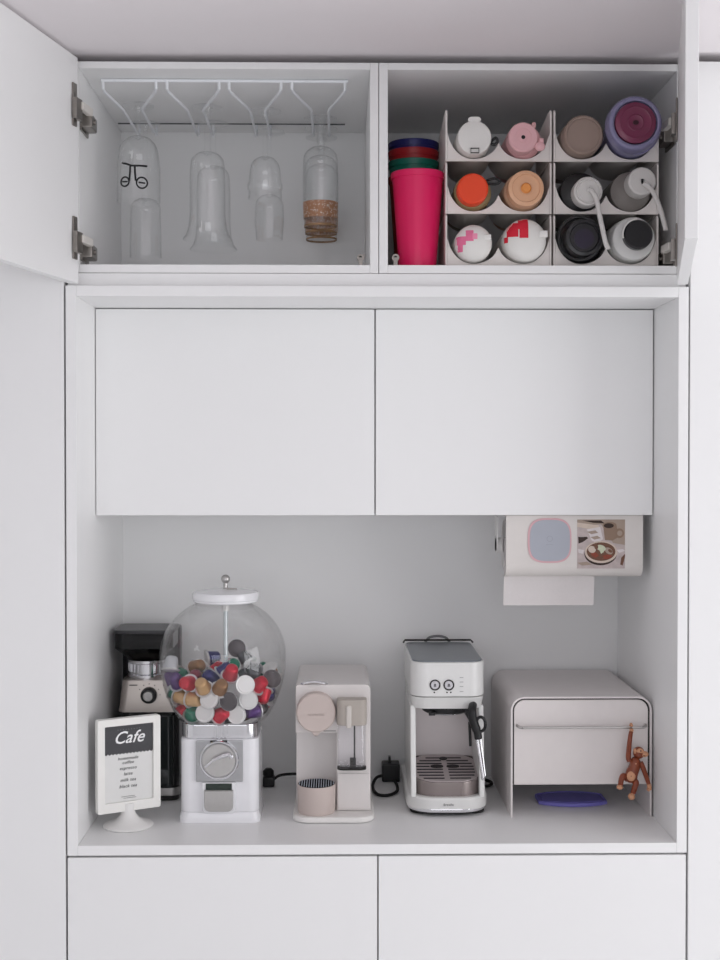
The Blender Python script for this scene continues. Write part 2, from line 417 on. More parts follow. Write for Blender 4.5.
# slot four: three gold-banded glasses one behind the other
GOLD = grid_mat('gold_lattice', (176, 128, 98), (226, 214, 204), 260, .35, .2)
AMBER = mat('amber_trim', (168, 132, 96), .25, .4)
gx = at(320.5, 180, .31).x; proto = None
LABS = ['gold-banded hanging glass, frontmost of the three in the last slot', 'gold-banded hanging glass, middle of the three in the last slot', 'gold-banded hanging glass, rearmost of the three in the last slot']
Y = .31; L = dz(227.5, Y)
t = thing('banded_glass', LABS[0], 'glass', (gx, Y, FZ), group=GL)
rr_ = .0385
ob = stemmed(t, .037, .0065, dz(150, Y), arc(.008, dz(147, Y), rr_, dz(160, Y), 8)+[(rr_+.0015, dz(180, Y)), (rr_+.0005, dz(205, Y)), (.0368, dz(222, Y)), (.0362, L)], dz(145, Y))
obj('gold_band', MB().lathe([(rr_+.0009, -dz(203, Y)), (rr_-.0006, -dz(219, Y)), (rr_-.0011, -dz(219, Y)), (rr_+.0004, -dz(203, Y))], (gx, Y, FZ), 56, cap=False), GOLD, ob)
obj('rim_band', MB().lathe([(.0368, -L+.004), (.0366, -L), (.0355, -L), (.0357, -L+.004)], (gx, Y, FZ), 56, cap=False), AMBER, ob)
for k in (1, 2):
    r = t.copy(); C.objects.link(r); r.location = (gx, .31+.085*k, FZ); r['label'] = LABS[k]
    for ch in t.children:
        c = ch.copy(); C.objects.link(c); c.parent = r
        for g in ch.children:
            d = g.copy(); C.objects.link(d); d.parent = c

# ------------------------------------------------------------------ tumblers
def tumbler(col, x, y, z, h, rt_, rb, label, group, name):
    m = MB().lathe([(0, .001), (rb*.9, 0), (rb, .004), (rt_*.96, h-.014), (rt_*.965, h-.0135), (rt_, h-.013), (rt_+.001, h-.002), (rt_-.0005, h), (rt_-.003, h-.001), (rt_*.96-.002, h-.014), (rb-.002, .006), (0, .005)], (0, 0, 0), 56)
    o = obj('tumbler', m, mat('plastic_'+name, col, .38, coat=.1), loc=(x, y, z), local=True)
    return tag(o, label, 'cup', group)
GT = 'plastic tumblers beside the bottle racks'
p = at(417.5, 175, .09)
tumbler((226, 18, 94), p.x, .09, OF+.0005, at(417, 174, .09).z-OF, .0545, .0385, 'hot pink plastic tumbler standing in front of the stacked tumblers', GT, 'pink')
bx = at(413.5, 160, .235).x
for k, (py, col, nm, lab) in enumerate(((None, (150, 40, 20), 'rust', 'rust red tumbler at the bottom of the stack behind the pink one'), (163, (14, 118, 100), 'teal', 'teal green tumbler in the nested stack behind the pink one'), (152.5, (170, 26, 34), 'red', 'dark red tumbler in the nested stack, second from the top'), (144, (30, 34, 104), 'blue', 'navy blue tumbler at the top of the nested stack'))):
    H = .2
    top = at(413, py, .235).z if py else at(413, 178, .235).z
    tumbler(col, bx, .235, max(top-H, OF+.0005), min(H, top-OF), .0545, .04, lab, GT, nm)

# ------------------------------------------------------------------ bottle racks
RK = mat('rack_plastic', (232, 226, 222), .45)
RY0, RY1 = .045, .235
PX = [(445.5, 551.5), (553.5, 658.5)]
pitch = .1062
def rack(x0, x1, z0, label):
    t = thing('bottle_rack', label, 'rack', ((x0+x1)/2, (RY0+RY1)/2, z0), group='stacked bottle racks')
    xm = (x0+x1)/2; n = 18; half = (x1-x0)/2-.004
    wave = []
    for side in (0, 1):
        xa = x0+.004 if side == 0 else xm
        for k in range(n+1):
            u = k/n; xx = xa+half*u; c = abs(2*u-1)
            inner = (side == 0 and u > .5) or (side == 1 and u < .5)
            hmax = .040 if inner else .062
            zz = z0+.0055+hmax*(1-math.sqrt(max(0, 1-min(.985, c)**2)))
            if not (side == 1 and k == 0): wave.append((xx, zz))
    lip = [(x0+.004, z0+.001), (x1-.004, z0+.001)]+wave[::-1]
    obj('front_lip', MB().prism(lip, RY0, RY0+.004, 'y'), RK, t, sharp=50)
    under = [(a, b-.0025) for a, b in wave]
    obj('trough', MB().prism(wave+under[::-1], RY0+.004, RY1, 'y'), RK, t, sharp=50)
    H = pitch-.001
    for xa in (x0, x1-.0035):
        prof = [(RY0, z0+.001), (RY1, z0+.001), (RY1, z0+H*.8), (RY1-.01, z0+H*.86), (RY0+.03, z0+H), (RY0+.004, z0+H), (RY0, z0+H-.004), (RY0-.0005, z0+.03)]
        obj('side_panel', MB().prism(prof, xa, xa+.0035, 'x'), RK, t)
    return t
RX = [(at(a, 190, RY0).x, at(b, 190, RY0).x) for a, b in PX]
TZ = [OF+.0008+pitch*2, OF+.0008+pitch, OF+.0008]
NM = [['top rack of the left bottle rack stack, white lid and pink lid bottles in it', 'middle rack of the left bottle rack stack, orange lid bottle in it', 'bottom rack of the left bottle rack stack, white patched bottles in it'],
      ['top rack of the right bottle rack stack, taupe and purple cups in it', 'middle rack of the right bottle rack stack, two strap lid bottles in it', 'bottom rack of the right bottle rack stack, large black bottle in it']]
for c in (0, 1):
    for r in (0, 1, 2): rack(RX[c][0], RX[c][1], TZ[r], NM[c][r])
def slot(c, r, k, rad):
    x0, x1 = RX[c]; xm = (x0+x1)/2; half = (x1-x0)/2-.004
    # rest on the trough: lowest height at which a circle of this radius clears the wave
    xc = x0+.004+half/2 if k == 0 else xm+half/2
    z = -9
    for j in range(-20, 21):
        dx = j/20*min(rad*.995, half/2*.99); cc = abs(dx)/(half/2)
        inner = (k == 0 and dx > 0) or (k == 1 and dx < 0)
        hm = .040 if inner else .062
        zz = TZ[r]+.0055+hm*(1-math.sqrt(max(0, 1-min(.985, cc)**2)))
        z = max(z, zz+math.sqrt(max(0, rad*rad-dx*dx)))
    return xc, z+.0006
GB = 'bottles lying in the stacked racks'
def bottle(c, r, k, label, body_r, body_m, lid_r, lid_m, y0=.03, ln=.24, neck=.018, lid_d=.03, cat='bottle', name='bottle', lid_off=(0, 0), top=None, dz_=0):
    x, z = slot(c, r, k, body_r); z += dz_
    t = thing(name, label, cat, (x, y0, z), group=GB)
    obj('body', MB().lathe([(0, y0+neck+ln), (body_r*.92, y0+neck+ln), (body_r, y0+neck+ln-.006), (body_r, y0+neck+.012), (body_r*.97, y0+neck+.004), (lid_r*.9, y0+neck-.004), (0, y0+neck-.004)], (x, 0, z), 44, 'y'), body_m, t)
    lx, lz = x+lid_off[0], z+lid_off[1]
    prof = top or [(0, 0), (lid_r*.86, 0), (lid_r*.96, .002), (lid_r, .006), (lid_r, lid_d), (0, lid_d)]
    lid = obj('lid', MB().lathe([(a, y0+neck-lid_d-.004+b) for a, b in prof], (lx, 0, lz), 44, 'y'), lid_m, t)
    return t, lid, lx, lz, y0+neck-lid_d-.004
S = 492.0
WB = mat('white_bottle', (232, 230, 226), .4); PINK = mat('pink_lid', (228, 178, 182), .42); PINKD = mat('pink_body', (222, 172, 174), .4)
# top left rack
t, lid, lx, lz, ly = bottle(0, 0, 0, 'white bottle lying end-on with a tab lid and clasp, top left rack', 17.5/S, WB, 17/S, WB)
obj('tab', MB().prism(rrect(lx-.013, lx+.013, lz+.03, lz+.042, .006), ly+.001, ly+.016, 'y', b=.002), WB, lid)
o = obj('clasp', MB().prism(rrect(lx-.011, lx+.011, lz-.034, lz-.021, .001), ly-.004, ly+.012, 'y', b=.0015), WB, lid)
obj('latch_frame', MB().tube([(lx-.008, ly-.0045, lz-.032), (lx+.008, ly-.0045, lz-.032), (lx+.008, ly-.0045, lz-.023), (lx-.008, ly-.0045, lz-.023)], .0012, 6, True), DARK, o)
obj('strap', MB().tube(spline([(lx+.034, ly+.012, lz-.006), (lx+.043, ly+.008, lz+.001), (lx+.047, ly+.008, lz-.006), (lx+.042, ly+.01, lz-.012), (lx+.034, ly+.012, lz-.01)]), .003), BLACK, lid)
t, lid, lx, lz, ly = bottle(0, 0, 1, 'pink bottle lying end-on with a holed round lid, top left rack', 18/S, PINKD, 15/S, PINK, top=[(.0035, .006), (.0042, 0), (.009, 0), (.0093, .0012), (.017, .0012), (.0173, 0), (.0275, 0), (.030, .003), (.0305, .03), (0, .03)], lid_off=(-.006, .0))
obj('straw_hole', MB().lathe([(0, 0), (.0042, 0), (.0042, .004), (0, .004)], (lx, ly+.001, lz), 20, 'y'), BLACK, lid)
o = obj('carry_loop', MB().ball((lx+.034, ly+.006, lz-.017), .011, (1, .7, .9)).ball((lx+.037, ly+.006, lz-.006), .006), PINK, lid)
obj('hinge', MB().box(lx+.018, lx+.026, ly+.004, ly+.02, lz+.02, lz+.031, .002), PINKD, lid)
# middle left rack
t, lid, lx, lz, ly = bottle(0, 1, 0, 'bottle with a bright orange lid and black strap loop, middle left rack', 19/S, mat('olive_glass', (150, 132, 96), .3), 15.5/S, mat('orange_lid', (238, 72, 32), .45), lid_off=(-.003, .001))
obj('strap', MB().tube(spline([(lx+.027, ly+.012, lz+.018), (lx+.043, ly+.006, lz+.021), (lx+.055, ly+.006, lz+.016), (lx+.048, ly+.008, lz+.011), (lx+.03, ly+.012, lz+.012)]), .0026), BLACK, lid)
t, lid, lx, lz, ly = bottle(0, 1, 1, 'bottle with a translucent peach lid and orange centre, middle left rack', 20/S, mat('peach_body', (214, 176, 148), .35), 18/S, mat('peach_lid', (226, 176, 140), .35), top=[(0, .004), (.0105, .004), (.011, 0), (.0125, 0), (.013, .003), (.027, .003), (.0285, 0), (.0355, .002), (.0365, .006), (.0365, .03), (0, .03)])
obj('centre_cap', MB().lathe([(0, 0), (.008, 0), (.0105, .003), (.0105, .008), (0, .008)], (lx, ly-.002, lz), 28, 'y'), mat('amber_cap', (236, 152, 78), .35), lid)
# bottom left rack: bottles seen from the rounded end with coloured patches
def patched(k, rad, pts, colm, label, extra):
    t, lid, lx, lz, ly = bottle(0, 2, k, label, rad, WB, rad*.97, WB, top=[(0, 0), (rad*.45, .001), (rad*.75, .005), (rad*.92, .012), (rad*.97, .02), (rad*.97, .03), (0, .03)])
    prof = [(0, 0), (rad*.45, .001), (rad*.75, .005), (rad*.92, .012), (rad*.97, .02)]
    def dep(q):
        for (a, b), (c, d) in zip(prof, prof[1:]):
            if a <= q <= c: return b+(d-b)*(q-a)/(c-a)
        return .02
    m = MB()
    for mi, (u0, u1, v0, v1) in pts:
        n = 8; vs = []
        for i in range(n+1):
            for j in range(n+1):
                u = u0+(u1-u0)*i/n; v = v0+(v1-v0)*j/n; q = math.hypot(u, v)
                s = min(1, .955/q) if q > 0 else 1
                vs.append((lx+u*s*rad, ly+dep(q*s*rad)-.0006, lz+v*s*rad))
        m.raw(vs, [(i*(n+1)+j, (i+1)*(n+1)+j, (i+1)*(n+1)+j+1, i*(n+1)+j+1) for i in range(n) for j in range(n)], mi=mi)
    obj('pattern_patch', m, colm, lid)
    obj('spout', MB().box(lx+extra[0], lx+extra[1], ly+.002, ly+.02, lz+extra[2], lz+extra[3], .002), WB, lid)
patched(0, 19/S, [(0, (-.95, -.45, -.15, .3)), (0, (-.45, -.05, .05, .62)), (0, (-.85, -.6, -.5, -.15)), (1, (-.1, .15, .15, .45))], [mat('patch_pink', (232, 116, 156), .5), mat('patch_rose', (240, 150, 180), .5)], 'white bottle end with pink patches, bottom left rack', (.018, .034, .004, .016))
patched(1, 22/S, [(0, (-.85, -.35, .1, .75)), (0, (-.35, .1, .45, .92)), (0, (-.3, .1, .05, .45)), (0, (-.95, -.8, -.15, .1))], [mat('patch_red', (214, 26, 52), .5), WB], 'white bottle end with bold red blocks, bottom left rack', (.026, .044, .004, .018))
# top right rack
TP = mat('taupe', (152, 132, 122), .5)
t, lid, lx, lz, ly = bottle(1, 0, 0, 'taupe cup lying end-on with flat grey-brown lid, top right rack', 20.5/S, mat('taupe_body', (168, 152, 142), .4), 20/S, TP, name='travel_cup', cat='cup', top=[(0, .003), (.0325, .003), (.0335, 0), (.037, 0), (.039, .002), (.0405, .006), (.0405, .03), (0, .03)])
t, lid, lx, lz, ly = bottle(1, 0, 1, 'large cup with translucent lavender rim and maroon centre, top right rack', 24/S, mat('lavender', (138, 134, 170), .3), 27.5/S, mat('lavender_rim', (134, 130, 164), .28, coat=.3), y0=-.003, name='travel_cup', cat='cup', top=[(0, .009), (.042, .009), (.044, .001), (.048, 0), (.052, .002), (.055, .009), (.0555, .03), (0, .03)], dz_=.001, lid_off=(-.006, .006))
o = obj('maroon_disc', MB().lathe([(.004, .002), (.012, .001), (.015, .0), (.017, .0015), (.028, .001), (.031, 0), (.034, .002), (.0405, .003), (.041, .01), (0, .01), (0, .004)], (lx, ly-.002, lz), 48, 'y'), mat('maroon', (122, 44, 78), .3, coat=.4), lid)
obj('dimple', MB().lathe([(0, 0), (.0045, 0), (.0045, .003), (0, .003)], (lx, ly-.0022, lz), 20, 'y', sx=1.3), mat('dark_maroon', (52, 14, 30), .4), o)
# middle right rack: strap lid bottles
LG = mat('light_grey_lid', (214, 211, 208), .42)
def strap_lid(lid, lx, lz, ly, pts, wdt=.0048):
    obj('strap', MB().tube(spline([(lx+a, ly+b, lz+c) for a, b, c in pts]), [wdt]*(8*(len(pts)-1)+1), 10), LG, lid)
t, lid, lx, lz, ly = bottle(1, 1, 0, 'black bottle with a white lid and hanging white strap, middle right rack', 20/S, mat('black_bottle', (34, 33, 34), .35), 14.5/S, LG, lid_off=(.009, -.006), lid_d=.034, top=[(0, 0), (.021, 0), (.022, .002), (.024, .002), (.0255, 0), (.0285, .002), (.0295, .006), (.0295, .034), (0, .034)])
strap_lid(lid, lx, lz, ly, [(0, -.002, .002), (.006, -.007, -.002), (.014, -.010, -.018), (.020, -.012, -.05), (.027, -.012, -.083), (.033, -.010, -.106), (.038, -.010, -.118), (.036, -.010, -.112)])
t, lid, lx, lz, ly = bottle(1, 1, 1, 'grey bottle with a light grey lid and hanging strap, middle right rack', 20.5/S, mat('grey_bottle', (128, 122, 118), .4), 14/S, LG, lid_off=(.013, .012), lid_d=.04, top=[(0, .003), (.004, .002), (.0045, 0), (.0245, 0), (.0275, .002), (.0285, .006), (.0285, .04), (0, .04)])
obj('lid_hole', MB().box(lx-.002, lx+.002, ly-.0006, ly+.004, lz-.006, lz+.004), BLACK, lid)
strap_lid(lid, lx, lz, ly, [(.003, -.002, -.006), (.01, -.007, -.012), (.02, -.010, -.026), (.03, -.012, -.05), (.038, -.012, -.075), (.044, -.010, -.095), (.0445, -.010, -.1)])
# bottom right rack
BB = mat('black_flask', (26, 25, 29), .3, coat=.2)
t, lid, lx, lz, ly = bottle(1, 2, 0, 'large black bottle lying end-on with ring handle, bottom right rack', 23/S, BB, 19.5/S, BB, lid_off=(.002, .001), top=[(0, .004), (.028, .004), (.03, 0), (.0365, .001), (.039, .005), (.0395, .03), (0, .03)])
obj('ring_handle', MB().tube([(lx-.009+.042*math.cos(2*PI*k/36), ly+.004, lz-.001+.043*math.sin(2*PI*k/36)) for k in range(36)], .0035, 8, True), BLACK, lid)
obj('plum_disc', MB().lathe([(0, 0), (.02, 0), (.02, .002), (0, .002)], (lx, ly+.003, lz-.002), 32, 'y'), mat('midnight_plum', (40, 32, 52), .35), lid)  # dark plum disc set in the lid
t, lid, lx, lz, ly = bottle(1, 2, 1, 'white bottle with a black cap lying end-on, bottom right rack', 23/S, mat('offwhite_bottle', (222, 222, 218), .4), 22/S, mat('offwhite_collar', (214, 214, 212), .4), top=[(0, .006), (.03, .006), (.0415, .009), (.0445, .014), (.0445, .03), (0, .03)])
cx, cz = lx+.006, lz+.006
o = obj('black_cap', MB().lathe([(0, 0), (.0265, 0), (.0295, .003), (.0305, .02), (0, .02)], (cx, ly-.008, cz), 40, 'y'), BB, lid)
obj('cap_arc', MB().tube([(cx+.0315*math.cos(a), ly-.007, cz+.0315*math.sin(a)) for a in [R(95+k*9) for k in range(12)]], .0018, 8), WB, o)
# ------------------------------------------------------------------ menu sign
ZC = .8932
t = thing('menu_sign', 'white upright cafe menu sign on a round pedestal foot', 'sign', (-.4425, .138, ZC), (0, 0, R(29)))
sg = t
m = MB().lathe([(0, 0), (.05, 0), (.0525, .002), (.0525, .004), (.05, .0065), (.036, .0105), (.024, .017), (.0165, .026), (.0135, .036), (.0135, .05), (0, .05)], n=48)
obj('pedestal', m, WPLA, t, local=True)
W2, Z0, Z1 = .069, .0345, .2305
fr = MB(); o4 = rrect(-W2, W2, Z0, Z1, .004, 3); i4 = rrect(-.0535, .0535, Z0+.02, Z1-.015, .002, 3)
n = len(o4); YB_ = (-.009, .007)
vs = [(x, YB_[0], z) for x, z in o4]+[(x, YB_[0], z) for x, z in i4]+[(x, YB_[1], z) for x, z in o4]+[(x, -.004, z) for x, z in i4]
fs = [tuple(range(3*n-1, 2*n-1, -1))]
for k in range(n):
    j = (k+1) % n
    fs += [(k, j, n+j, n+k), (n+k, n+j, 3*n+j, 3*n+k), (k, 2*n+k, 2*n+j, j)]
obj('frame', fr.raw(vs, fs), mat('sign_white', (240, 239, 235), .35), t, local=True)
card = obj('menu_card', MB().box(-.0533, .0533, -.0045, -.003, Z0+.0202, Z1-.0152), mat('menu_paper', (226, 226, 224), .6), t, local=True)
hz = Z1-.015-.058
sc_ = [(-.0533, Z1-.0155), (.0533, Z1-.0155), (.0533, hz)]
for k in range(14):
    x0_ = .0533-k*.1066/14
    sc_ += [(x0_-.1066/14*q, hz-.003*math.sin(PI*q)) for q in (.25, .5, .75, 1)]
obj('chalk_header', MB().prism(sc_, -.0052, -.0044, 'y'), mat('chalkboard', (74, 74, 77), .7, noise=.15, scale=200), t, local=True)
def line(txt, x, z, size, **k):
    return text_mesh(lm, txt, size, Matrix.Translation((x, -.0054, z)) @ FRONT, **k)
lm = MB(); line('Cafe', -.001, Z1-.053, .036, shear=.4, bold=.0003)
obj('lettering', lm, mat('chalk_white', (245, 245, 245), .6), t, local=True)
lm = MB(); line('. . . . . . . . .', 0, Z1-.025, .012)
obj('chalk_dots', lm, mat('chalk_grey', (140, 140, 142), .7), t, local=True)
lm = MB()
for k, (tx, z, s_) in enumerate((('homemade', .088, .0092), ('coffee', .097, .0092), ('espresso', .109, .0095), ('latte', .121, .0095), ('milk tea', .134, .0095), ('black tea', .147, .0095))):
    line(tx, -.002, Z1-z, s_, shear=.25, bold=0, space=1.12)
lm.box(-.017, .013, -.0054, -.0046, Z1-.166, Z1-.1655).box(-.012, .016, -.0054, -.0046, Z1-.1695, Z1-.169)
obj('menu_text', lm, mat('menu_ink', (96, 96, 98), .6), t, local=True)

# ------------------------------------------------------------------ coffee grinder
GY = .335
t = thing('coffee_grinder', 'black and silver coffee grinder behind the menu sign', 'coffee grinder', (-.424, .42, ZC))
def zx(px, py, Y): p = at(px, py, Y); return p.x, p.z
HOUS = mat('grinder_housing', (52, 51, 54), .35); GLK = mat('grinder_black', (16, 17, 18), .15, coat=.3)
SMOKE = glass('smoked_plastic', (.30, .30, .32), 4, gain=.6, dark=.7)
xl, xr = at(117.5, 700, GY).x, at(181, 700, GY).x
zl = at(148, 712, GY).z
m = MB().prism(rrect(xl+.006, xr-.006, GY+.004, .505, .02), ZC, zl, 'z', b=.003)
obj('body', m, GLK, t)
obj('base_band', MB().prism(rrect(xl+.004, xr-.004, GY+.001, .505, .02), ZC+.012, ZC+.03, 'z', b=.002), BRUSH, t)
obj('grounds_bin', MB().prism(rrect(xl+.03, xr-.016, GY-.008, GY+.05, .014), ZC+.034, zl-.008, 'z', b=.003), mat('bin_dark_glass', (22, 30, 30), .08, coat=.5), t)
zp = at(148, 681, GY).z
def taper(x0, x1, y0, y1, z0, X0, X1, Y0, Y1, z1, r):
    a = rrect(x0, x1, y0, y1, r); b = rrect(X0, X1, Y0, Y1, r); n = len(a)
    return MB().raw([(p[0], p[1], z0) for p in a]+[(p[0], p[1], z1) for p in b], [tuple(range(n))[::-1], tuple(range(n, 2*n))]+[(i, (i+1) % n, n+(i+1) % n, n+i) for i in range(n)])
pn = obj('control_panel', taper(xl, xr, GY-.002, .50, zl, xl+.008, xr-.008, GY+.006, .495, zp, .018), mat('champagne_steel', (186, 178, 172), .35, .75), t)
kx, kz = zx(149, 695, GY)
ring = obj('dial_ring', MB().lathe([(0, .0), (.0165, 0), (.0178, .002), (.0178, .02), (0, .02)], (kx, GY-.013, kz), 36, 'y'), BLACK, pn)
obj('dial_knob', MB().lathe([(0, 0), (.0105, 0), (.0118, .002), (.0122, .01), (0, .01)], (kx, GY-.019, kz), 32, 'y').box(kx-.0008, kx+.0008, GY-.0197, GY-.0185, kz, kz+.008), BRUSH, pn)
m = MB()
for k in range(11):
    a = R(-60+k*30)
    m.box(kx+.0245*math.sin(a)-.0009, kx+.0245*math.sin(a)+.0009, GY+.0012, GY+.006, kz+.0245*math.cos(a)-.0009, kz+.0245*math.cos(a)+.0009)
a_, b_ = zx(130, 685.5, GY); m.box(a_-.002, a_+.016, GY+.002, GY+.007, b_-.0008, b_+.001)
obj('dial_mark', m, DARK, pn)
zc0, zc1 = at(148, 680, GY).z, at(148, 663, GY).z
cxg, cyg = at(147.5, 700, .40).x, .40
m = MB().lathe([(0, zc0-.004), (.044, zc0-.004), (.044, zc0+.006), (.041, zc0+.008), (.041, zc1-.008), (.043, zc1-.006), (.043, zc1), (0, zc1)], (cxg, cyg, 0), 48)
for k in range(48):
    a = 2*PI*k/48
    if k % 2: m.box(-.0012, .0012, -.0015, .0015, zc0+.012, zc1-.008, M=Matrix.Translation((cxg+.0415*math.cos(a), cyg+.0415*math.sin(a), 0)) @ Matrix.Rotation(a, 4, 'Z'))
obj('adjusting_collar', m, CHROME, t)
x0_, x1_ = at(113, 700, .36).x, at(175, 700, .36).x
zt, zm = at(148, 633, .36).z, at(148, 648, .36).z
hb = obj('hopper', taper(cxg-.036, cxg+.036, cyg-.034, cyg+.034, zc1, x0_+.004, x1_-.004, .345, .47, zm, .02), SMOKE, t)
obj('hopper_wall', MB().prism(rrect(x0_+.004, x1_-.004, .345, .47, .02), zm, zt, 'z'), SMOKE, hb)
obj('hopper_lid', MB().prism(rrect(x0_+.001, x1_-.001, .342, .473, .02), zt, zt+.008, 'z', b=.002), HOUS, t)
obj('coffee_beans', taper(cxg-.033, cxg+.033, cyg-.031, cyg+.031, zc1+.001, cxg-.05, cxg+.05, .36, .455, zm-.008, .02), mat('roasted_beans', (20, 14, 11), .5, noise=.5, scale=160, bump=.8), t)
obj('rear_housing', MB().prism(rrect(x0_+.001, x1_-.003, .474, .53, .015), ZC, zt-.001, 'z', b=.003), HOUS, t)

# ------------------------------------------------------------------ gumball machine holding coffee capsules
gx, gy = -.2525, .235
t = thing('gumball_machine', 'white retro gumball machine with glass globe and chrome coin dial', 'gumball machine', (gx, gy, ZC))
WG = mat('gumball_white', (238, 238, 241), .22, coat=.4)
fyf = .16
def rr(hw, hd, r): return rrect(gx-hw, gx+hw, gy-hd, gy+hd, r)
zb1 = at(222, 739, fyf).z; zc1 = at(222, 724.5, fyf).z
m = MB().prism(rr(.0835, .076, .022), ZC+.022, zb1, 'z', b=.003)
bd = obj('housing', m, WG, t)
a = rr(.0865, .079, .02); b = rr(.083, .0755, .02); n = len(a)
foot = MB().raw([(p[0], p[1], ZC) for p in a]+[(p[0], p[1], ZC+.012) for p in a]+[(p[0], p[1], ZC+.0225) for p in b], [tuple(range(n))[::-1], tuple(range(2*n, 3*n))]+[(i+k*n, (i+1) % n+k*n, (i+1) % n+(k+1)*n, i+(k+1)*n) for i in range(n) for k in (0, 1)])
obj('foot', foot, WG, t)
m = MB().prism(rr(.0815, .0735, .03), zb1-.001, zc1, 'z', b=.003)
xcl = gx+.004
for k in range(4): m.box(xcl-.0145+k*.0083, xcl-.0105+k*.0083, gy-.0775, gy-.07, zb1, zc1-.002, .001)
obj('collar', m, CHROME, t)
x0_, x1_ = at(196, 680, fyf).x, at(243, 680, fyf).x
z0_, z1_ = at(222, 781, fyf).z, zb1-.002
pf = gy-.076
pl = obj('coin_plate', MB().box(x0_, x1_, pf-.007, pf+.001, z0_, z1_, .0015), mat('coin_steel', (176, 176, 178), .28, 1, noise=.04, scale=60), t)
dx_, dz_ = zx(219.5, 759, fyf)
dial = obj('coin_dial', MB().lathe([(0, .002), (.036, .002), (.0375, 0), (.0405, 0), (.042, .002), (.042, .008), (0, .008)], (dx_, pf-.014, dz_), 48, 'y'), CHROME, pl)
obj('dial_face', MB().lathe([(0, 0), (.034, 0), (.0355, .002), (0, .002)], (dx_, pf-.0145, dz_), 48, 'y'), BRUSH, dial)
h0, h1 = zx(206, 765, fyf), zx(230, 752.5, fyf)
obj('crank_handle', MB().tube(spline([(h0[0], pf-.019, h0[1]), (dx_-.012, pf-.021, dz_+.002), (dx_+.005, pf-.022, dz_+.010), (h1[0], pf-.02, h1[1]), (h1[0]+.004, pf-.017, h1[1]-.008)]), [.0028]*8+[.004]*8+[.005]*8+[.0045]*8+[.003], 10), CHROME, dial)
a_, b_ = zx(219, 739.5, fyf)
obj('coin_slot', MB().box(a_-.018, a_+.018, pf-.010, pf-.006, b_-.006, b_, .001), DARK, pl)
x0_, x1_ = at(194, 680, fyf).x, at(246, 680, fyf).x
sx0, sx1 = at(206, 680, fyf).x, at(232, 680, fyf).x
ch = obj('chute_surround', MB().prism(rrect(sx0-.008, sx1+.008, ZC+.022, z0_-.001, [.002, .002, .01, .01]), pf-.008, pf, 'y', b=.002), WG, t)
zf = at(222, 788.5, fyf).z
obj('chute_opening', MB().box(sx0, sx1, pf-.0095, pf-.007, zf, z0_-.003), mat('chute_dark', (58, 66, 62), .4, .6), ch)
obj('chute_flap', MB().prism(rrect(sx0-.003, sx1+.003, ZC+.027, zf, [.001, .001, .012, .012]), pf-.014, pf-.007, 'y', b=.002), BRUSH, ch)
# globe
gc = at(223, 655, gy); gX, gZ = gc.x, gc.z; lX = gX+.006; GR, BU, BD = .1375, .1265, .19
GTOP = at(222, 604, gy-.066).z
def gr(z):
    q = (z-gZ)/(BU if z > gZ else BD); return GR*math.sqrt(max(0, 1-q*q))
zs = [zc1+.0005+(GTOP-zc1)*k/36 for k in range(37)]
prof = [(gr(z), z) for z in zs]+[(gr(z)-.0022, z) for z in reversed(zs)]
obj('globe', MB().lathe(prof, (gX, gy, 0), 72, cap=False), GLOBE, t)
lt = at(222, 588.5, gy).z; rz1 = at(222, 595, gy-.07).z
lid = obj('lid', MB().lathe([(0, GTOP-.002), (.068, GTOP-.002), (.070, GTOP), (.070, GTOP+.003), (.0715, GTOP+.004), (.0725, GTOP+.007), (.0725, rz1-.004), (.070, rz1), (.055, rz1+.003), (.03, lt-.001), (.012, lt), (0, lt)], (lX, gy, 0), 56), WG, t)
kb = at(226.5, 579, gy).z
obj('knob', MB().ball((lX, gy, kb), .0098).lathe([(.009, lt-.001), (.005, lt+.002), (.004, kb)], (lX, gy, 0), 16), BRUSH, lid)
obj('key', MB().box(lX+.004, lX+.026, gy-.02, gy-.016, lt, lt+.0025, .0005), STEEL, lid)
obj('rod', MB().lathe([(.005, zc1), (.005, GTOP-.004)], (lX, gy, 0), 16), mat('rod_steel', (205, 212, 214), .3, .5), t)
obj('rod_sleeve', MB().lathe([(.0085, GTOP-.022), (.0085, GTOP-.002)], (lX, gy, 0), 18), WPLA, t)
obj('chute_plate', MB().lathe([(0, zc1+.004), (.06, zc1+.001), (.06, zc1-.001), (0, zc1)], (gX, gy, 0), 32), DARK, t)

# capsules: relax spheres in the bowl of the globe
CR = .0196; rnd = random.Random(11); N = 92
P_ = [Vector((gX+rnd.uniform(-.09, .09), gy+rnd.uniform(-.09, .09), zc1+.02+rnd.random()*.12)) for _ in range(N)]
def wall(p):
    z = max(p.z, zc1+.004+CR); p.z = z
    dx, dy = p.x-gX, p.y-gy; r = math.hypot(dx, dy)
    lim = gr(z)-.003-CR*(.98 if z > gZ-.05 else 1.12)
    if r > lim > 0: p.x = gX+dx*lim/r; p.y = gy+dy*lim/r
    elif r < CR+.005:
        k = (CR+.005)/max(r, 1e-4); p.x = gX+dx*k; p.y = gy+dy*k
for it in range(420):
    g_ = .0008 if it < 330 else .0001
    for p in P_: p.z -= g_
    for i in range(N):
        a = P_[i]
        for j in range(i+1, N):
            b = P_[j]; dx = b.x-a.x
            if abs(dx) > 2*CR: continue
            dy = b.y-a.y
            if abs(dy) > 2*CR: continue
            dz0 = b.z-a.z; q = dx*dx+dy*dy+dz0*dz0
            if q < 4*CR*CR:
                L = math.sqrt(q) or 1e-5; k = (2*CR-L)/L*.5
                a.x -= dx*k; a.y -= dy*k; a.z -= dz0*k; b.x += dx*k; b.y += dy*k; b.z += dz0*k
    for p in P_: wall(p)
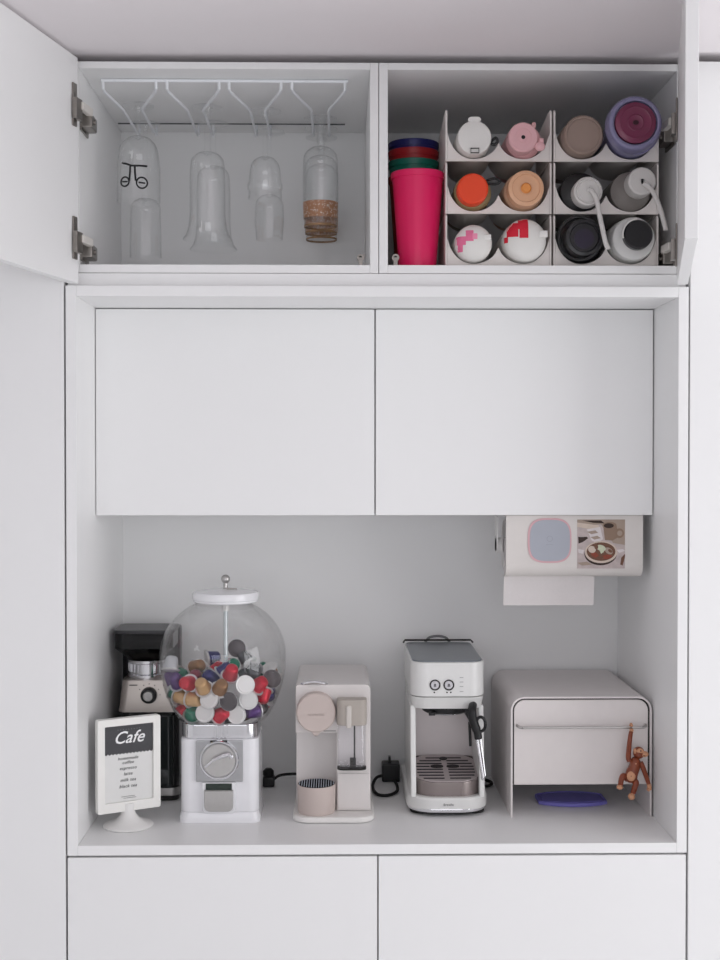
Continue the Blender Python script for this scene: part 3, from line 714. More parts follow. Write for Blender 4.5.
CAPC = {'red': (196, 36, 58), 'green': (14, 118, 92), 'tan': (196, 158, 112), 'brown': (140, 102, 66), 'purple': (92, 64, 120), 'navy': (44, 44, 104), 'black': (40, 40, 44), 'grey': (92, 94, 98), 'wine': (124, 48, 64), 'silver': (190, 192, 196)}
TG = [(237.6, 682, 'silver', 1), (245.4, 695, 'silver', 1), (211.8, 704, 'silver', 1), (200.7, 712, 'silver', 1), (239.6, 716, 'silver', 1), (186, 690, 'red', 0), (208, 686.5, 'tan', 0), (224, 691, 'brown', 0), (197, 695, 'tan', 0), (174, 693, 'green', 0), (176, 680, 'purple', 0), (198, 667, 'wine', 0), (229, 667, 'red', 0), (218, 673, 'navy', 0), (235.7, 661, 'green', 0), (229, 703, 'grey', 2), (242.5, 708, 'green', 0), (257, 697, 'red', 0), (252, 712, 'purple', 0), (226, 714, 'red', 0), (268, 681, 'red', 0), (277, 677, 'black', 2), (213, 716, 'green', 0), (178, 665, 'silver', 3), (250, 680, 'grey', 0), (190, 708, 'green', 0), (262, 705, 'black', 0), (180, 703, 'tan', 0)]
body_prof = [(0, .0265), (.0075, .0265), (.0105, .0245), (.0118, .0215), (.0146, .0045), (.0148, .0016), (.0183, .0014), (.0183, 0), (0, 0)]
cap_me = {}
def capsule(p, axis, colour, lidc, label):
    key = colour; SILV = mat('capsule_flange', (206, 206, 208), .3, .5)
    M = axis.to_track_quat('Z', 'Y').to_matrix().to_4x4()
    if key not in cap_me:
        o = obj('coffee_capsule', MB().lathe([(r*1.12, z*1.12-.0135) for r, z in body_prof[:6]], n=28).lathe([(r*1.12, z*1.12-.0135) for r, z in body_prof[5:]], n=28, mi=1), [mat('capsule_'+colour, CAPC[colour], .28, .4), SILV], local=True, sharp=40)
        cap_me[key] = o.data
    else:
        o = bpy.data.objects.new('coffee_capsule', cap_me[key]); C.objects.link(o)
    lk = 'lid_'+lidc
    if lk not in cap_me:
        l = obj('foil_lid', MB().lathe([(0, -.0152), (.0158, -.0152), (.0168, -.0142), (.0196, -.0148), (.0199, -.0141), (0, -.0137)], n=28), [mat('foil_'+lidc, {'white': (228, 227, 226), 'dark': (78, 72, 76)}[lidc], .35, .3)], local=True, sharp=40)
        cap_me[lk] = l.data
    else:
        l = bpy.data.objects.new('foil_lid', cap_me[lk]); C.objects.link(l)
    l.parent = o
    o.location = p; o.rotation_euler = M.to_euler()
    tag(o, label, 'coffee capsule', 'coffee capsules in the glass globe')
order = sorted(P_, key=lambda p: p.y)
used = {}
kept = []
top_z = sorted(p.z for p in P_)[-26]
for p in order:
    dx, dy = p.x-gX, p.y-gy; r = math.hypot(dx, dy)
    near = r > gr(p.z)-.003-CR*2.1
    if (near and dy < .045) or p.z > top_z: kept.append(p)
col_cycle = ['red', 'green', 'tan', 'purple', 'black', 'silver', 'brown', 'navy', 'wine', 'grey', 'green', 'red']
for i, p in enumerate(kept):
    x_, y_ = px_of(p); best = None
    for j, (tx, ty, c_, f_) in enumerate(TG):
        d_ = math.hypot(tx-x_, ty-y_)
        if d_ < 12 and j not in used and (best is None or d_ < best[0]): best = (d_, j)
    if best:
        used[best[1]] = 1; _, _, c_, f_ = TG[best[1]]
    else:
        c_ = col_cycle[i % len(col_cycle)]; f_ = rnd.choice((0, 3, 3, 3))
    if f_ in (1, 2): ax = Vector((rnd.uniform(-.35, .35), 1, rnd.uniform(-.5, .1)))      # foil towards the room
    elif f_ == 3: ax = Vector((rnd.uniform(-1, 1), rnd.uniform(-.3, .6), rnd.uniform(-1, 1)))
    else: ax = Vector((rnd.uniform(-1, 1), -.55, rnd.uniform(-.9, .9)))
    ax.normalize()
    capsule(p, ax, c_, 'dark' if f_ == 2 else 'white', ('coffee capsule showing its white foil lid inside the glass globe' if f_ == 1 else 'coffee capsule showing a dark grey foil lid inside the glass globe' if f_ == 2 else c_+' coffee capsule inside the glass globe of the gumball machine'))
# one leans against the back of the globe above the pile
q = at(237.6, 648, gy+.085)
capsule(Vector((q.x, q.y, q.z)), Vector((.05, 1, -.1)).normalized(), 'grey', 'dark', 'dark foil capsule resting highest in the globe, above the others')

# ------------------------------------------------------------------ pod machine with milk jug
LAT = mat('pod_machine_ivory', (222, 217, 215), .42); LATW = mat('pod_machine_white', (236, 234, 231), .35); TAU = mat('pod_taupe', (200, 186, 180), .42); TAU2 = mat('jug_lid_taupe', (176, 168, 160), .45)
t = thing('pod_coffee_machine', 'ivory pod coffee machine with round taupe lever and clear milk jug', 'coffee machine', (-.0125, .31, ZC))
bx0, bx1 = at(295.5, 740, .2).x, at(370.5, 740, .2).x
zt = at(333, 684.5, .2).z; zs_ = at(333, 733, .2).z; xm = at(336.5, 740, .2).x
L = [(bx0, zs_), (xm, zs_), (xm, ZC+.014), (bx1, ZC+.014)]+[(bx1-.012+.012*math.cos(R(a)), zt-.012+.012*math.sin(R(a))) for a in (0, 22, 45, 67, 90)]+[(bx0+.006-.006*math.sin(R(a)), zt-.006+.006*math.cos(R(a))) for a in (0, 45, 90)]
back = [(bx0, ZC+.014), (bx1, ZC+.014)]+L[4:]
m = MB().prism(back, .25, .475, 'y', b=.002).prism(L, .2, .2515, 'y', b=.0025)
body = obj('body', m, LAT, t, sharp=28)
obj('drip_tray', MB().prism(rrect(bx0-.005, bx1+.008, .147, .475, [.02, .02, .035, .035], 8), ZC+.0005, ZC+.0135, 'z', b=.0045, seg=3), LATW, t)
dx_, dz_ = zx(316, 713, .175); rd = 20*(2.6+.175)/1300
disc = obj('lever_disc', MB().lathe([(0, .0), (rd*.93, 0), (rd*.985, .002), (rd, .006), (rd, .026), (0, .026)], (dx_, .1745, dz_), 64, 'y'), TAU, t)
lm = MB(); text_mesh(lm, 'NESPRESSO', .0065, Matrix.Translation((dx_, .1743, dz_-.006)) @ FRONT, space=1.1)
obj('lettering', lm, mat('taupe_ink', (158, 142, 138), .4), disc)
sx_, sz_ = zx(316, 733, .19)
obj('spout', MB().prism([(sx_-.016, sz_+.012), (sx_+.016, sz_+.012), (sx_+.004, sz_-.004), (sx_-.004, sz_-.004)], .178, .199, 'y', b=.002), TAU, t)
obj('nozzle', MB().lathe([(0, sz_-.006), (.0032, sz_-.006), (.0032, sz_-.003), (0, sz_-.003)], (sx_, .188, 0), 14), DARK, t)
g0, g1 = at(321, 731, .2), at(336, 731, .2)
obj('seam', MB().box(g0.x, g1.x, .1993, .202, g0.z-.0005, g0.z+.0008), DARK, body)
a_ = at(301.5, 684.5, .2).x; b_ = at(327, 684.5, .2).x
obj('lever_bar', MB().tube(spline([(a_, .206, zt-.001), (a_+.008, .199, zt+.003), ((a_+b_)/2, .197, zt+.006), (b_-.008, .199, zt+.003), (b_, .206, zt-.001)]), .0034), CHROME, t)
# milk jug
jx0, jx1 = at(337.5, 740, .175).x, at(366, 740, .175).x
jt, jm, jb = at(333, 699, .175).z, at(333, 725, .175).z, at(333, 768, .175).z
plan = rrect(jx0, jx1, .165, .1985, [.003, .003, .014, .014])
jl = obj('jug_lid', MB().prism(rrect(jx0-.0015, jx1+.0015, .163, .1985, [.003, .003, .015, .015]), jm, jt, 'z', b=.0025), TAU2, t)
obj('lid_slider', MB().prism(rrect(jx0+.018, jx0+.030, .159, .17, .004), jm-.004, jt-.012, 'z', b=.002), mat('slider_grey', (206, 200, 194), .4), jl)
jw = MB(); n = len(plan); inn = rrect(jx0+.002, jx1-.002, .167, .1965, [.002, .002, .012, .012])
jw.raw([(x, y, jb) for x, y in plan]+[(x, y, jm) for x, y in plan]+[(x, y, jb+.004) for x, y in inn]+[(x, y, jm) for x, y in inn],
       [tuple(range(n))[::-1], tuple(range(2*n, 3*n))]+[(i, (i+1) % n, n+(i+1) % n, n+i) for i in range(n)]+[(2*n+i, 2*n+(i+1) % n, 3*n+(i+1) % n, 3*n+i) for i in range(n)])
jug = obj('milk_jug', jw, glass('jug_plastic', (.985, .985, .99), 4, gain=.5, dark=.8), t)
obj('jug_base_ring', MB().prism(rrect(jx0-.0005, jx1+.0005, .1645, .1985, [.003, .003, .0145, .0145]), jb-.003, jb, 'z'), DARK, jug)
px_, _ = zx(354.5, 740, .18)
obj('milk_pipe', MB().lathe([(.0017, jb+.02), (.0017, jm)], (px_, .181, 0), 12).box(px_-.010, px_+.003, .176, .187, jb+.005, jb+.02, .001), DARK, jug)
pa, pb = zx(337.5, 809, .2), zx(369, 773, .2)
obj('drawer_panel', MB().box(pa[0], pb[0], .1975, .203, pa[1], pb[1], .0025), LAT, t)
cxl, cyl = at(316.5, 784, .195).x, .195
ztp = at(333, 783.5, .195).z
cup = obj('cup_support', MB().lathe([(0, ZC+.0135), (.0385, ZC+.0135), (.0405, ZC+.018), (.0412, ztp-.002), (.0405, ztp), (0, ztp)], (cxl, cyl, 0), 56), TAU, t)
grl = obj('drip_grate', MB().lathe([(0, ztp), (.039, ztp), (.039, ztp+.0012), (0, ztp+.0012)], (cxl, cyl, 0), 48), mat('grate_navy', (8, 11, 18), .8, spec=.05), cup)
m = MB()
for k in range(-7, 8):
    xx = k*.0052; h = math.sqrt(max(0, .0385**2-xx*xx))
    m.box(cxl+xx-.0008, cxl+xx+.0008, cyl-h, cyl+h, ztp+.001, ztp+.0016)
obj('grate_bar', m, mat('grate_silver', (190, 200, 212), .5), grl)

# ------------------------------------------------------------------ espresso machine
ESP = mat('espresso_white', (228, 228, 226), .3, coat=.25)
t = thing('espresso_machine', 'white compact espresso machine with steam wand and steel drip tray', 'espresso machine', (.2385, .36, ZC))
ex = .2385; hx0, hx1 = ex-.0805, ex+.0805
ht, hb_ = at(446, 662.5, .205).z, at(446, 710, .205).z
head = rrect(hx0, hx1, .205, .515, [.02, .02, .035, .035], 8)
a = head; b = rrect(hx0+.003, hx1-.003, .22, .515, [.02, .02, .035, .035], 8); n = len(a)
zmid = at(446, 697, .205).z
m = MB().prism(head, zmid, ht, 'z', b=.003)
m.raw([(p[0], p[1], hb_) for p in b]+[(p[0], p[1], zmid-.001) for p in a], [tuple(range(n))[::-1], tuple(range(n, 2*n))]+[(i, (i+1) % n, n+(i+1) % n, n+i) for i in range(n)])
hd = obj('head', m, ESP, t)
obj('cup_warmer', MB().prism(rrect(hx0+.004, hx1-.004, .211, .505, [.02, .02, .03, .03], 8), ht-.001, ht+.003, 'z', b=.0015), mat('warmer_grey', (128, 134, 140), .3, .5), t)
rail = [(hx0-.002, .49, ht+.004), (hx0+.002, .50, ht+.008), (hx1-.002, .50, ht+.008), (hx1+.002, .49, ht+.004)]
obj('cup_rail', MB().tube(rail, .0022, 8), DARK, t)
obj('water_tank_handle', MB().tube(spline([(ex-.03, .511, ht), (ex-.02, .511, ht+.012), (ex, .511, ht+.016), (ex+.02, .511, ht+.012), (ex+.03, .511, ht)]), .003), mat('tank_grey', (120, 120, 122), .4), t)
obj('column', MB().prism(rrect(hx0+.001, hx1-.001, .365, .515, [.02, .02, .002, .002]), ZC+.012, hb_, 'z'), ESP, t)
obj('splash_panel', MB().box(hx0+.012, hx1-.012, .3615, .366, ZC+.05, hb_-.001, .001), mat('rose_steel', (206, 198, 198), .35, .35, noise=.03), t)
tz = at(446, 781, .215).z                 # top of the drip tray
for s in (0, 1):
    xa = hx0 if s == 0 else hx1-.012
    prof = [(.237, hb_+.004), (.222, tz+.05), (.21, tz-.02), (.21, ZC+.04), (.37, ZC+.04), (.37, hb_+.004)]
    obj('side_wing', MB().prism(prof, xa, xa+.012, 'x', b=.003, seg=3), ESP, t)
bz0, bz1 = at(446, 811, .2).z, at(446, 797, .2).z
obj('base', MB().prism(rrect(ex-.0885, ex+.0885, .192, .515, [.02, .02, .06, .06], 10), bz0, bz1, 'z', b=.006, seg=3), ESP, t)
obj('base_trim', MB().prism(rrect(ex-.0865, ex+.0865, .1915, .5, [.02, .02, .06, .06], 10), bz0-.002, bz0+.007, 'z', b=.002), CHROME, t)
obj('underside', MB().prism(rrect(ex-.078, ex+.078, .205, .51, [.02, .02, .05, .05], 8), ZC+.004, bz0-.001, 'z'), BLACK, t)
for sx in (-.058, .06):
    for yy in (.245, .47): obj('foot', MB().lathe([(0, ZC), (.021, ZC), (.023, ZC+.002), (.023, bz0-.001), (0, bz0-.001)], (ex+sx, yy, 0), 28), RUBBER, t)
def tilt(mb):                             # the tray rises towards the back
    for v in mb.bm.verts:
        if v.co.z > tz-.006: v.co.z += max(0, v.co.y-.2065)*.155
    return mb
tray = obj('drip_tray', tilt(MB().prism(rrect(ex-.075, ex+.075, .204, .36, [.02, .02, .055, .055], 10), bz1-.002, tz-.0005, 'z', b=.002)), mat('tray_steel', (146, 136, 134), .25, .6, noise=.06), t)
gpl = rrect(ex-.0735, ex+.0735, .2065, .36, [.05, .05, .053, .053], 10)
gr_ = obj('drip_grill', tilt(MB().prism(gpl, tz-.0005, tz+.0012, 'z', b=.0006)), mat('grill_steel', (196, 186, 186), .3, .4, noise=.03), tray)
m = MB()
def slot_bar(x0, x1, y0, y1): m.box(x0, x1, y0, y1, tz+.0012, tz+.0019)
for k in range(8):
    yy = .2235+k*.0165; e = (.052, .061, .064, .064, .064, .062, .055, .04)[k]
    if k == 4:
        slot_bar(ex-e, ex-.034, yy-.0026, yy+.0026); slot_bar(ex+.034, ex+e, yy-.0026, yy+.0026); continue
    slot_bar(ex-e, ex-.006, yy-.0026, yy+.0026); slot_bar(ex+.006, ex+e, yy-.0026, yy+.0026)
for cx, cy, rx in ((-.018, .2895, .0145), (.018, .2895, .0145), (0, .335, .009)):
    m.prism(ell(ex+cx, cy, rx, .0085, 20), tz+.0012, tz+.0026, 'z')
obj('grill_slot', tilt(m), mat('slot_black', (24, 20, 20), .5), gr_)
lm = MB(); text_mesh(lm, 'Breville', .0075, Matrix.Translation((ex, .1912, (bz0+bz1)/2-.002)) @ FRONT)
obj('lettering', lm, mat('brand_grey', (120, 120, 122), .4), t)
# group head, controls, wand
gz = hb_-.006
obj('group_head', MB().lathe([(0, gz-.012), (.044, gz-.012), (.051, gz-.008), (.054, gz-.002), (.054, gz+.007), (0, gz+.007)], (ex, .282, 0), 44).box(ex-.04, ex-.026, .228, .24, gz-.011, gz-.004, .001), BLACK, t)
obj('group_ring', MB().lathe([(.034, gz-.0135), (.040, gz-.011), (.040, gz-.009), (.034, gz-.009)], (ex, .275, 0), 44, cap=False), CHROME, t)
for px, dots in ((435, (434.3,)), (448.8, (447, 450.8))):
    x_, z_ = zx(px, 685, .205)
    bt = obj('button', MB().lathe([(0, 0), (.0085, 0), (.0095, .0012), (.0095, .003), (0, .003)], (x_, .2025, z_), 30, 'y'), CHROME, t)
    obj('button_ring', MB().lathe([(.0094, 0), (.0118, 0), (.0118, .002), (.0094, .002)], (x_, .2035, z_), 30, 'y', cap=False), DARK, bt)
    obj('button_icon', MB().prism([(x_-.003, z_-.0035), (x_+.003, z_-.0035), (x_+.0022, z_+.003), (x_-.0022, z_+.003)], .2021, .2026, 'y'), mat('icon_grey', (110, 110, 112), .5), bt)
    for d in dots:
        a_, b_ = zx(d, 692.4, .205)
        obj('shot_dot', MB().lathe([(0, 0), (.0017, 0), (.0017, .001), (0, .001)], (a_, .2043, b_), 12, 'y'), DARK, bt)
m = MB()
for py in (677.5, 682, 686.5, 691.5):
    a_, b_ = zx(461.5, py, .205); m.box(a_-.004, a_+.004, .2043, .2055, b_-.0007, b_+.0007)
obj('indicator', m, mat('indicator_grey', (168, 168, 168), .5), t)
WYq = .196
def wp(px, py, dy=0): return at(px, py, WYq+dy)
wand = obj('steam_wand', MB().tube(spline([wp(476, 733), wp(478.5, 748), wp(481, 764), wp(483, 777)]), .0036, 12).tube([wp(483, 777), wp(483.4, 780)], [.0046, .0032]).tube([wp(480, 735, .006), wp(485, 776, .006)], .0022, 8), CHROME, t)
m = MB().tube(spline([wp(473, 705, .02), wp(472, 711), wp(473, 720), wp(477, 731), wp(478.5, 739)]), [.009]*8+[.0095]*8+[.0095]*8+[.0085]*8+[.0075], 14)
m.tube([wp(466, 711, .012), wp(474, 722)], [.0055, .008])
obj('wand_grip', m, BLACK, wand)
a_ = wp(480.5, 724)
obj('grip_ring', MB().tube([(a_.x+.0105*math.cos(2*PI*k/24), a_.y-.002, a_.z+.0155*math.sin(2*PI*k/24)) for k in range(24)], .0034, 8, True), BLACK, wand)
obj('water_spout', MB().tube([wp(469.5, 722, .02), wp(470.5, 746, .02)], .0032), BLACK, t)

# ------------------------------------------------------------------ bread box
BXM = mat('bread_box_cream', (226, 220, 219), .38); BXD = mat('bread_box_door', (228, 222, 220), .35)
t = thing('bread_box', 'cream metal bread box with lift door and bar handle', 'bread box', (.5255, .37, ZC))
X0, X1, ZT, rb = .373, .6785, 1.154, .03
def arch(x0, x1, z0, zt, r, k=8):
    return [(x0, z0)]+[(x0+r-r*math.cos(R(90*i/k)), zt-r+r*math.sin(R(90*i/k))) for i in range(k+1)]+[(x1-r+r*math.sin(R(90*i/k)), zt-r+r*math.cos(R(90*i/k))) for i in range(k+1)]+[(x1, z0)]
o1 = arch(X0, X1, ZC, ZT, rb); i1 = arch(X0+.004, X1-.004, ZC, ZT-.004, rb-.004)
obj('shell', MB().prism(o1+i1[::-1], .192, .55, 'y'), BXM, t)
dzb = at(582, 784, .2).z
obj('door', MB().prism(arch(X0+.0075, X1-.0075, dzb, ZT-.0075, rb-.0065), .196, .21, 'y', b=.001), BXD, t)
obj('gap_shade_back', MB().prism(arch(X0+.0041, X1-.0041, dzb+.002, ZT-.0041, rb-.0041)+arch(X0+.02, X1-.02, dzb+.002, ZT-.02, rb-.014)[::-1], .2112, .2152, 'y'), mat('gap_shade_black', (24, 22, 22), .6), t)  # black backing added behind the door gap to deepen its shade
obj('gap_shade_strip', MB().prism(arch(X0+.0041, X1-.0041, dzb+.001, ZT-.0041, rb-.0041)+arch(X0+.0073, X1-.0073, dzb+.001, ZT-.0073, rb-.0067)[::-1], .1985, .205, 'y'), mat('gap_shade_black', (24, 22, 22), .6), t)  # added black strip, paints the shade of the gap around the door
obj('floor_panel', MB().box(X0+.0042, X1-.0042, .2155, .545, dzb+.002, dzb+.006), BXM, t)
obj('back_panel', MB().box(X0+.0042, X1-.0042, .545, .5495, dzb+.006, ZT-.012), BXM, t)
hz_ = at(582, 727.5, .18).z
obj('handle', MB().tube(spline([(X0+.014, .197, hz_+.002), (X0+.0145, .187, hz_+.002), (X0+.022, .18, hz_), (X0+.05, .18, hz_), (X1-.05, .18, hz_), (X1-.022, .18, hz_), (X1-.0145, .187, hz_+.002), (X1-.014, .197, hz_+.002)]), .0032), BRUSH, t)

# purple silicone dish under the box
cx, cy = .5265, .325
def pod(rx, ry, cl): return [(cx+max(-cl, min(cl, rx*math.cos(2*PI*k/72))), cy+ry*math.sin(2*PI*k/72)) for k in range(72)]
PURP = mat('purple_silicone', (128, 122, 204), .5)
t = thing('silicone_dish', 'flat purple oval silicone dish lying under the bread box', 'dish', (cx, cy, ZC))
def clipped(rx, ry, cl):
    a0 = math.acos(cl/rx); out = []
    for k in range(25): a = a0+(PI-2*a0)*k/24; out.append((cx+rx*math.cos(a), cy+ry*math.sin(a)))
    for k in range(25): a = PI+a0+(PI-2*a0)*k/24; out.append((cx+rx*math.cos(a), cy+ry*math.sin(a)))
    return out
obj('base', MB().prism(clipped(.092, .056, .077), ZC+.0003, ZC+.006, 'z', b=.0015), PURP, t)
rm = clipped(.089, .0535, .0745)
obj('rim', MB().tube([(x, y, ZC+.0065) for x, y in rm], .0022, 8, True), PURP, t)
obj('raised_centre', MB().prism(clipped(.085, .04, .066), ZC+.0055, ZC+.008, 'z', b=.001), mat('purple_silicone_centre', (132, 126, 210), .45), t)

# ------------------------------------------------------------------ wooden monkey hanging from the handle
TEAK = mat('teak', (128, 58, 30), .38, noise=.25, scale=60, coat=.15); LIMBA = mat('limba', (206, 152, 118), .42, noise=.12, scale=60)
MY = .1655
def mp(cxp, cyp, dy=0):
    """crop coordinates of the toy (9.6 per pixel of the photograph)"""
    return at(600+cxp/9.6, 715+cyp/9.6, MY+dy)
base = mp(330, 470)
t = thing('wooden_monkey', 'jointed teak toy monkey hanging by one arm from bread box handle', 'toy', tuple(base))
tor = spline([mp(335, 405), mp(338, 440), mp(330, 500), mp(305, 560), mp(297, 600), mp(297, 645)])
rt_m = [(2.6, 5.2, 5.6, 6.2, 6.4, 3.2)[min(5, k//8)]*(1-(k % 8)/8)+(2.6, 5.2, 5.6, 6.2, 6.4, 3.2)[min(5, k//8+1)]*(k % 8)/8 for k in range(41)]
K = .00214
obj('torso', MB().tube(tor, [r*K for r in rt_m], 18), TEAK, t)
c = mp(300, 588, -.0105); obj('belly', MB().ball(c, .0095, (1, .45, 1.15)), LIMBA, t)
c2 = mp(300, 588, -.0152); obj('belly_pin', MB().ball(c2, .0011), TEAK, t)
c = mp(372, 362); hd_ = obj('head', MB().ball(c, .0125, (1, .95, 1.05)), TEAK, t)
obj('muzzle', MB().ball(mp(425, 375, -.004), .0085, (1.1, .9, .75)).ball(mp(385, 350, -.008), .0075, (1.1, .5, .9)), LIMBA, hd_)
obj('ear', MB().ball(mp(335, 345, -.006), .0055, (.6, .8, 1.1)), LIMBA, hd_)
obj('ear', MB().ball(mp(378, 335, .012), .0055, (.6, .8, 1.1)), LIMBA, hd_)
obj('eye', MB().ball(mp(392, 345, -.0118), .0016).ball(mp(412, 345, -.008), .0014), BLACK, hd_)
obj('mouth', MB().tube(spline([mp(418, 388, -.0115), mp(432, 392, -.0105), mp(448, 384, -.008)]), .0007, 6), DARK, hd_)
obj('shoulder_pin', MB().tube([mp(345, 468, -.0125), mp(345, 468, -.008)], .0018, 10), LIMBA, t)
def limb(name, pts, rs, hand, hr, nm):
    o = obj(name, MB().tube(spline(pts), [rs[0]+(rs[1]-rs[0])*k/(8*(len(pts)-1)) for k in range(8*(len(pts)-1)+1)], 14), TEAK, t)
    return o
up_ = limb('arm', [mp(285, 440), mp(272, 400), mp(285, 250), mp(298, 160, .003)], (.0062, .0044), None, 0, '')
hb0 = Vector((at(631.2, 728, .18).x, .18, hz_))
obj('hand', MB().tube([(hb0.x, .18+.0068*math.cos(R(a)), hz_+.0068*math.sin(R(a))) for a in range(-150, 161, 15)][::-1], .003, 10).tube([mp(298, 165, .003), (hb0.x, .1735, hz_-.004)], [.0046, .004], 10), LIMBA, up_)
lo = limb('arm', [mp(385, 455, -.002), mp(405, 490, -.003), mp(440, 580, -.003), mp(470, 670, -.003)], (.0062, .0045), None, 0, '')
obj('hand', MB().tube(spline([mp(467, 660, -.003), mp(474, 700, -.003), mp(462, 720, -.006)]), [.0048]*9+[.0042]*8, 12).tube([mp(480, 690, -.003), mp(486, 722, -.005)], [.003, .0024], 8), LIMBA, lo)
lg = limb('leg', [mp(265, 615), mp(225, 585, -.004), mp(205, 620, -.006), mp(197, 670, -.006)], (.0068, .0056), None, 0, '')
obj('foot', MB().ball(mp(190, 692, -.009), .0068, (1, 1.3, .8)), LIMBA, lg)
lg = limb('leg', [mp(325, 630), mp(345, 650, -.004), mp(332, 700, -.006), mp(318, 750, -.006)], (.0072, .0056), None, 0, '')
obj('foot', MB().ball(mp(303, 782, -.009), .0075, (1, 1.2, 1.0)), LIMBA, lg)

# ------------------------------------------------------------------ paper towel holder
HY = .216
hx0_, hx1_, hzb, hzt = .365, .664, at(572, 577.5, HY).z, 1.5448
HW = mat('holder_white', (226, 221, 217), .45)
t = thing('paper_towel_holder', 'white paper towel holder with printed front mounted under the wall cabinet', 'paper towel holder', (.518, .28, hzt))
shell = MB()
rr_ = .03
out = [(HY, hzt)]+[(HY+rr_-rr_*math.cos(R(a)), hzb+rr_-rr_*math.sin(R(a))) for a in range(0, 91, 10)]+[(HY+.045, hzb)]
inn = [(y+(.003 if i < len(out)-1 else 0), z+(.003 if z < hzb+rr_*.7 else 0)) for i, (y, z) in enumerate(out)]
prof = out+[(HY+.045, hzb+.003)]+[(HY+rr_-(rr_-.003)*math.cos(R(a)), hzb+rr_-(rr_-.003)*math.sin(R(a))) for a in range(90, -1, -10)]+[(HY+.003, hzt)]
fp = obj('front_cover', shell.prism(prof, hx0_, hx1_, 'x', b=.0008), HW, t)
obj('mounting_plate', MB().box(hx0_+.004, hx1_-.004, HY+.004, .36, hzt-.004, hzt-.0002), HW, t)
RYc, RZc, RR = .302, 1.4745, .058
for xa in (hx0_-.012, hx1_-.0085):
    obj('side_bracket', MB().prism(rrect(RYc-.02, RYc+.02, RZc-.012, hzt-.0045, .006), xa, xa+.003, 'x').lathe([(0, 0), (.017, 0), (.017, .012), (0, .012)], (xa if xa < .5 else xa-.0095, RYc, RZc), 24, 'x'), WPLA, t)
def sq(cx, cz, rx, rz, n=56, e=3.2):
    f = lambda v: math.copysign(abs(v)**(2/e), v)
    return [(cx+rx*f(math.cos(2*PI*k/n)), cz+rz*f(math.sin(2*PI*k/n))) for k in range(n)]
bx_, bz_ = zx(549.5, 540.5, HY); s_ = (2.6+HY)/1300
bd_ = obj('badge', MB().prism(sq(bx_, bz_, 22*s_, 22.5*s_), HY-.0022, HY-.0002, 'y', b=.0007), mat('badge_pink', (224, 182, 188), .5), fp)
obj('badge_face', MB().prism(sq(bx_+.0005, bz_, 20.2*s_, 20.7*s_), HY-.0032, HY-.002, 'y', b=.0005), mat('badge_blue_grey', (176, 180, 190), .45), bd_)
obj('badge_mark', MB().lathe([(.0055, 0), (.0065, 0), (.0065, .0004), (.0055, .0004)], (bx_, HY-.0034, bz_+.004), 20, 'y', cap=False).box(bx_-.008, bx_+.008, HY-.0035, HY-.003, bz_-.009, bz_-.0082), mat('badge_ink', (158, 160, 172), .5), bd_)
# food photograph on the front: table, cup, bowl
a, b = zx(577, 568.5, HY), zx(625, 519.5, HY); w_ = b[0]-a[0]; h_ = b[1]-a[1]
cols = [('pic_cloth', (196, 182, 180), .25, 90), ('pic_sand', (170, 152, 138), .1, 40), ('pic_clay', (146, 122, 104), .1, 30), ('pic_dark', (52, 34, 26), .2, 60), ('pic_cream', (214, 198, 184), .1, 60), ('pic_rust', (142, 66, 46), .35, 200), ('pic_brown', (112, 76, 58), .4, 200), ('pic_mint', (206, 212, 186), .2, 120), ('pic_white', (222, 214, 214), .15, 90)]
mts = [mat(n_, c_, .5, noise=k_, scale=s2) for n_, c_, k_, s2 in cols]
pm = MB(); lay = [0]
def Q(u, v): return (a[0]+w_*u, b[1]-h_*v)
def shape(poly, mi):
    lay[0] += 1; y = HY-.0004-lay[0]*.00004
    pm.raw([(Q(u, v)[0], y, Q(u, v)[1]) for u, v in poly], [tuple(range(len(poly)))], mi=mi)
def sh_e(u, v, ru, rv, mi, rot=0):
    shape([(u+ru*math.cos(k*PI/16)*math.cos(rot)-rv*math.sin(k*PI/16)*math.sin(rot), v+ru*math.cos(k*PI/16)*math.sin(rot)+rv*math.sin(k*PI/16)*math.cos(rot)) for k in range(32)], mi)
pm.box(a[0], b[0], HY-.0004, HY+.0005, a[1], b[1], mi=0)
shape([(.0, .0), (1, 0), (1, .52), (.75, .48), (.5, .1), (0, .12)], 1)
shape([(0, .06), (.45, .12), (.5, .3), (.3, .2), (0, .15)], 4)
shape([(.1, .02), (.5, .02), (.58, .08), (.35, .07)], 3)
shape([(.2, .2), (.48, .15), (.54, .4), (.42, .5), (.3, .42)], 8)
shape([(.2, .25), (.38, .22), (.44, .27), (.3, .3)], 1); shape([(.28, .36), (.42, .33), (.5, .38), (.36, .41)], 1)
shape([(.02, .35), (.08, .36), (.2, .35), (.23, .38), (.12, .46), (.03, .49)], 3)
shape([(.54, .1), (.82, .1), (.86, .36), (.74, .43), (.58, .42)], 2); sh_e(.88, .28, .1, .1, 2); sh_e(.89, .28, .055, .055, 1)
sh_e(.68, .11, .14, .06, 2); sh_e(.66, .125, .105, .05, 3)
sh_e(.49, .7, .34, .235, 3); sh_e(.5, .665, .34, .225, 4); sh_e(.5, .655, .3, .19, 6)
sh_e(.37, .72, .09, .05, 5, .5); sh_e(.62, .76, .11, .045, 5, -.1); sh_e(.48, .78, .08, .03, 6); sh_e(.66, .64, .09, .06, 1, .6); sh_e(.69, .64, .05, .03, 6, .6); sh_e(.31, .61, .08, .07, 4, .4)
sh_e(.5, .58, .1, .06, 7, .3); shape([(.44, .55), (.5, .6), (.55, .53), (.56, .66), (.5, .7), (.47, .64)], 7); sh_e(.4, .56, .04, .05, 6)
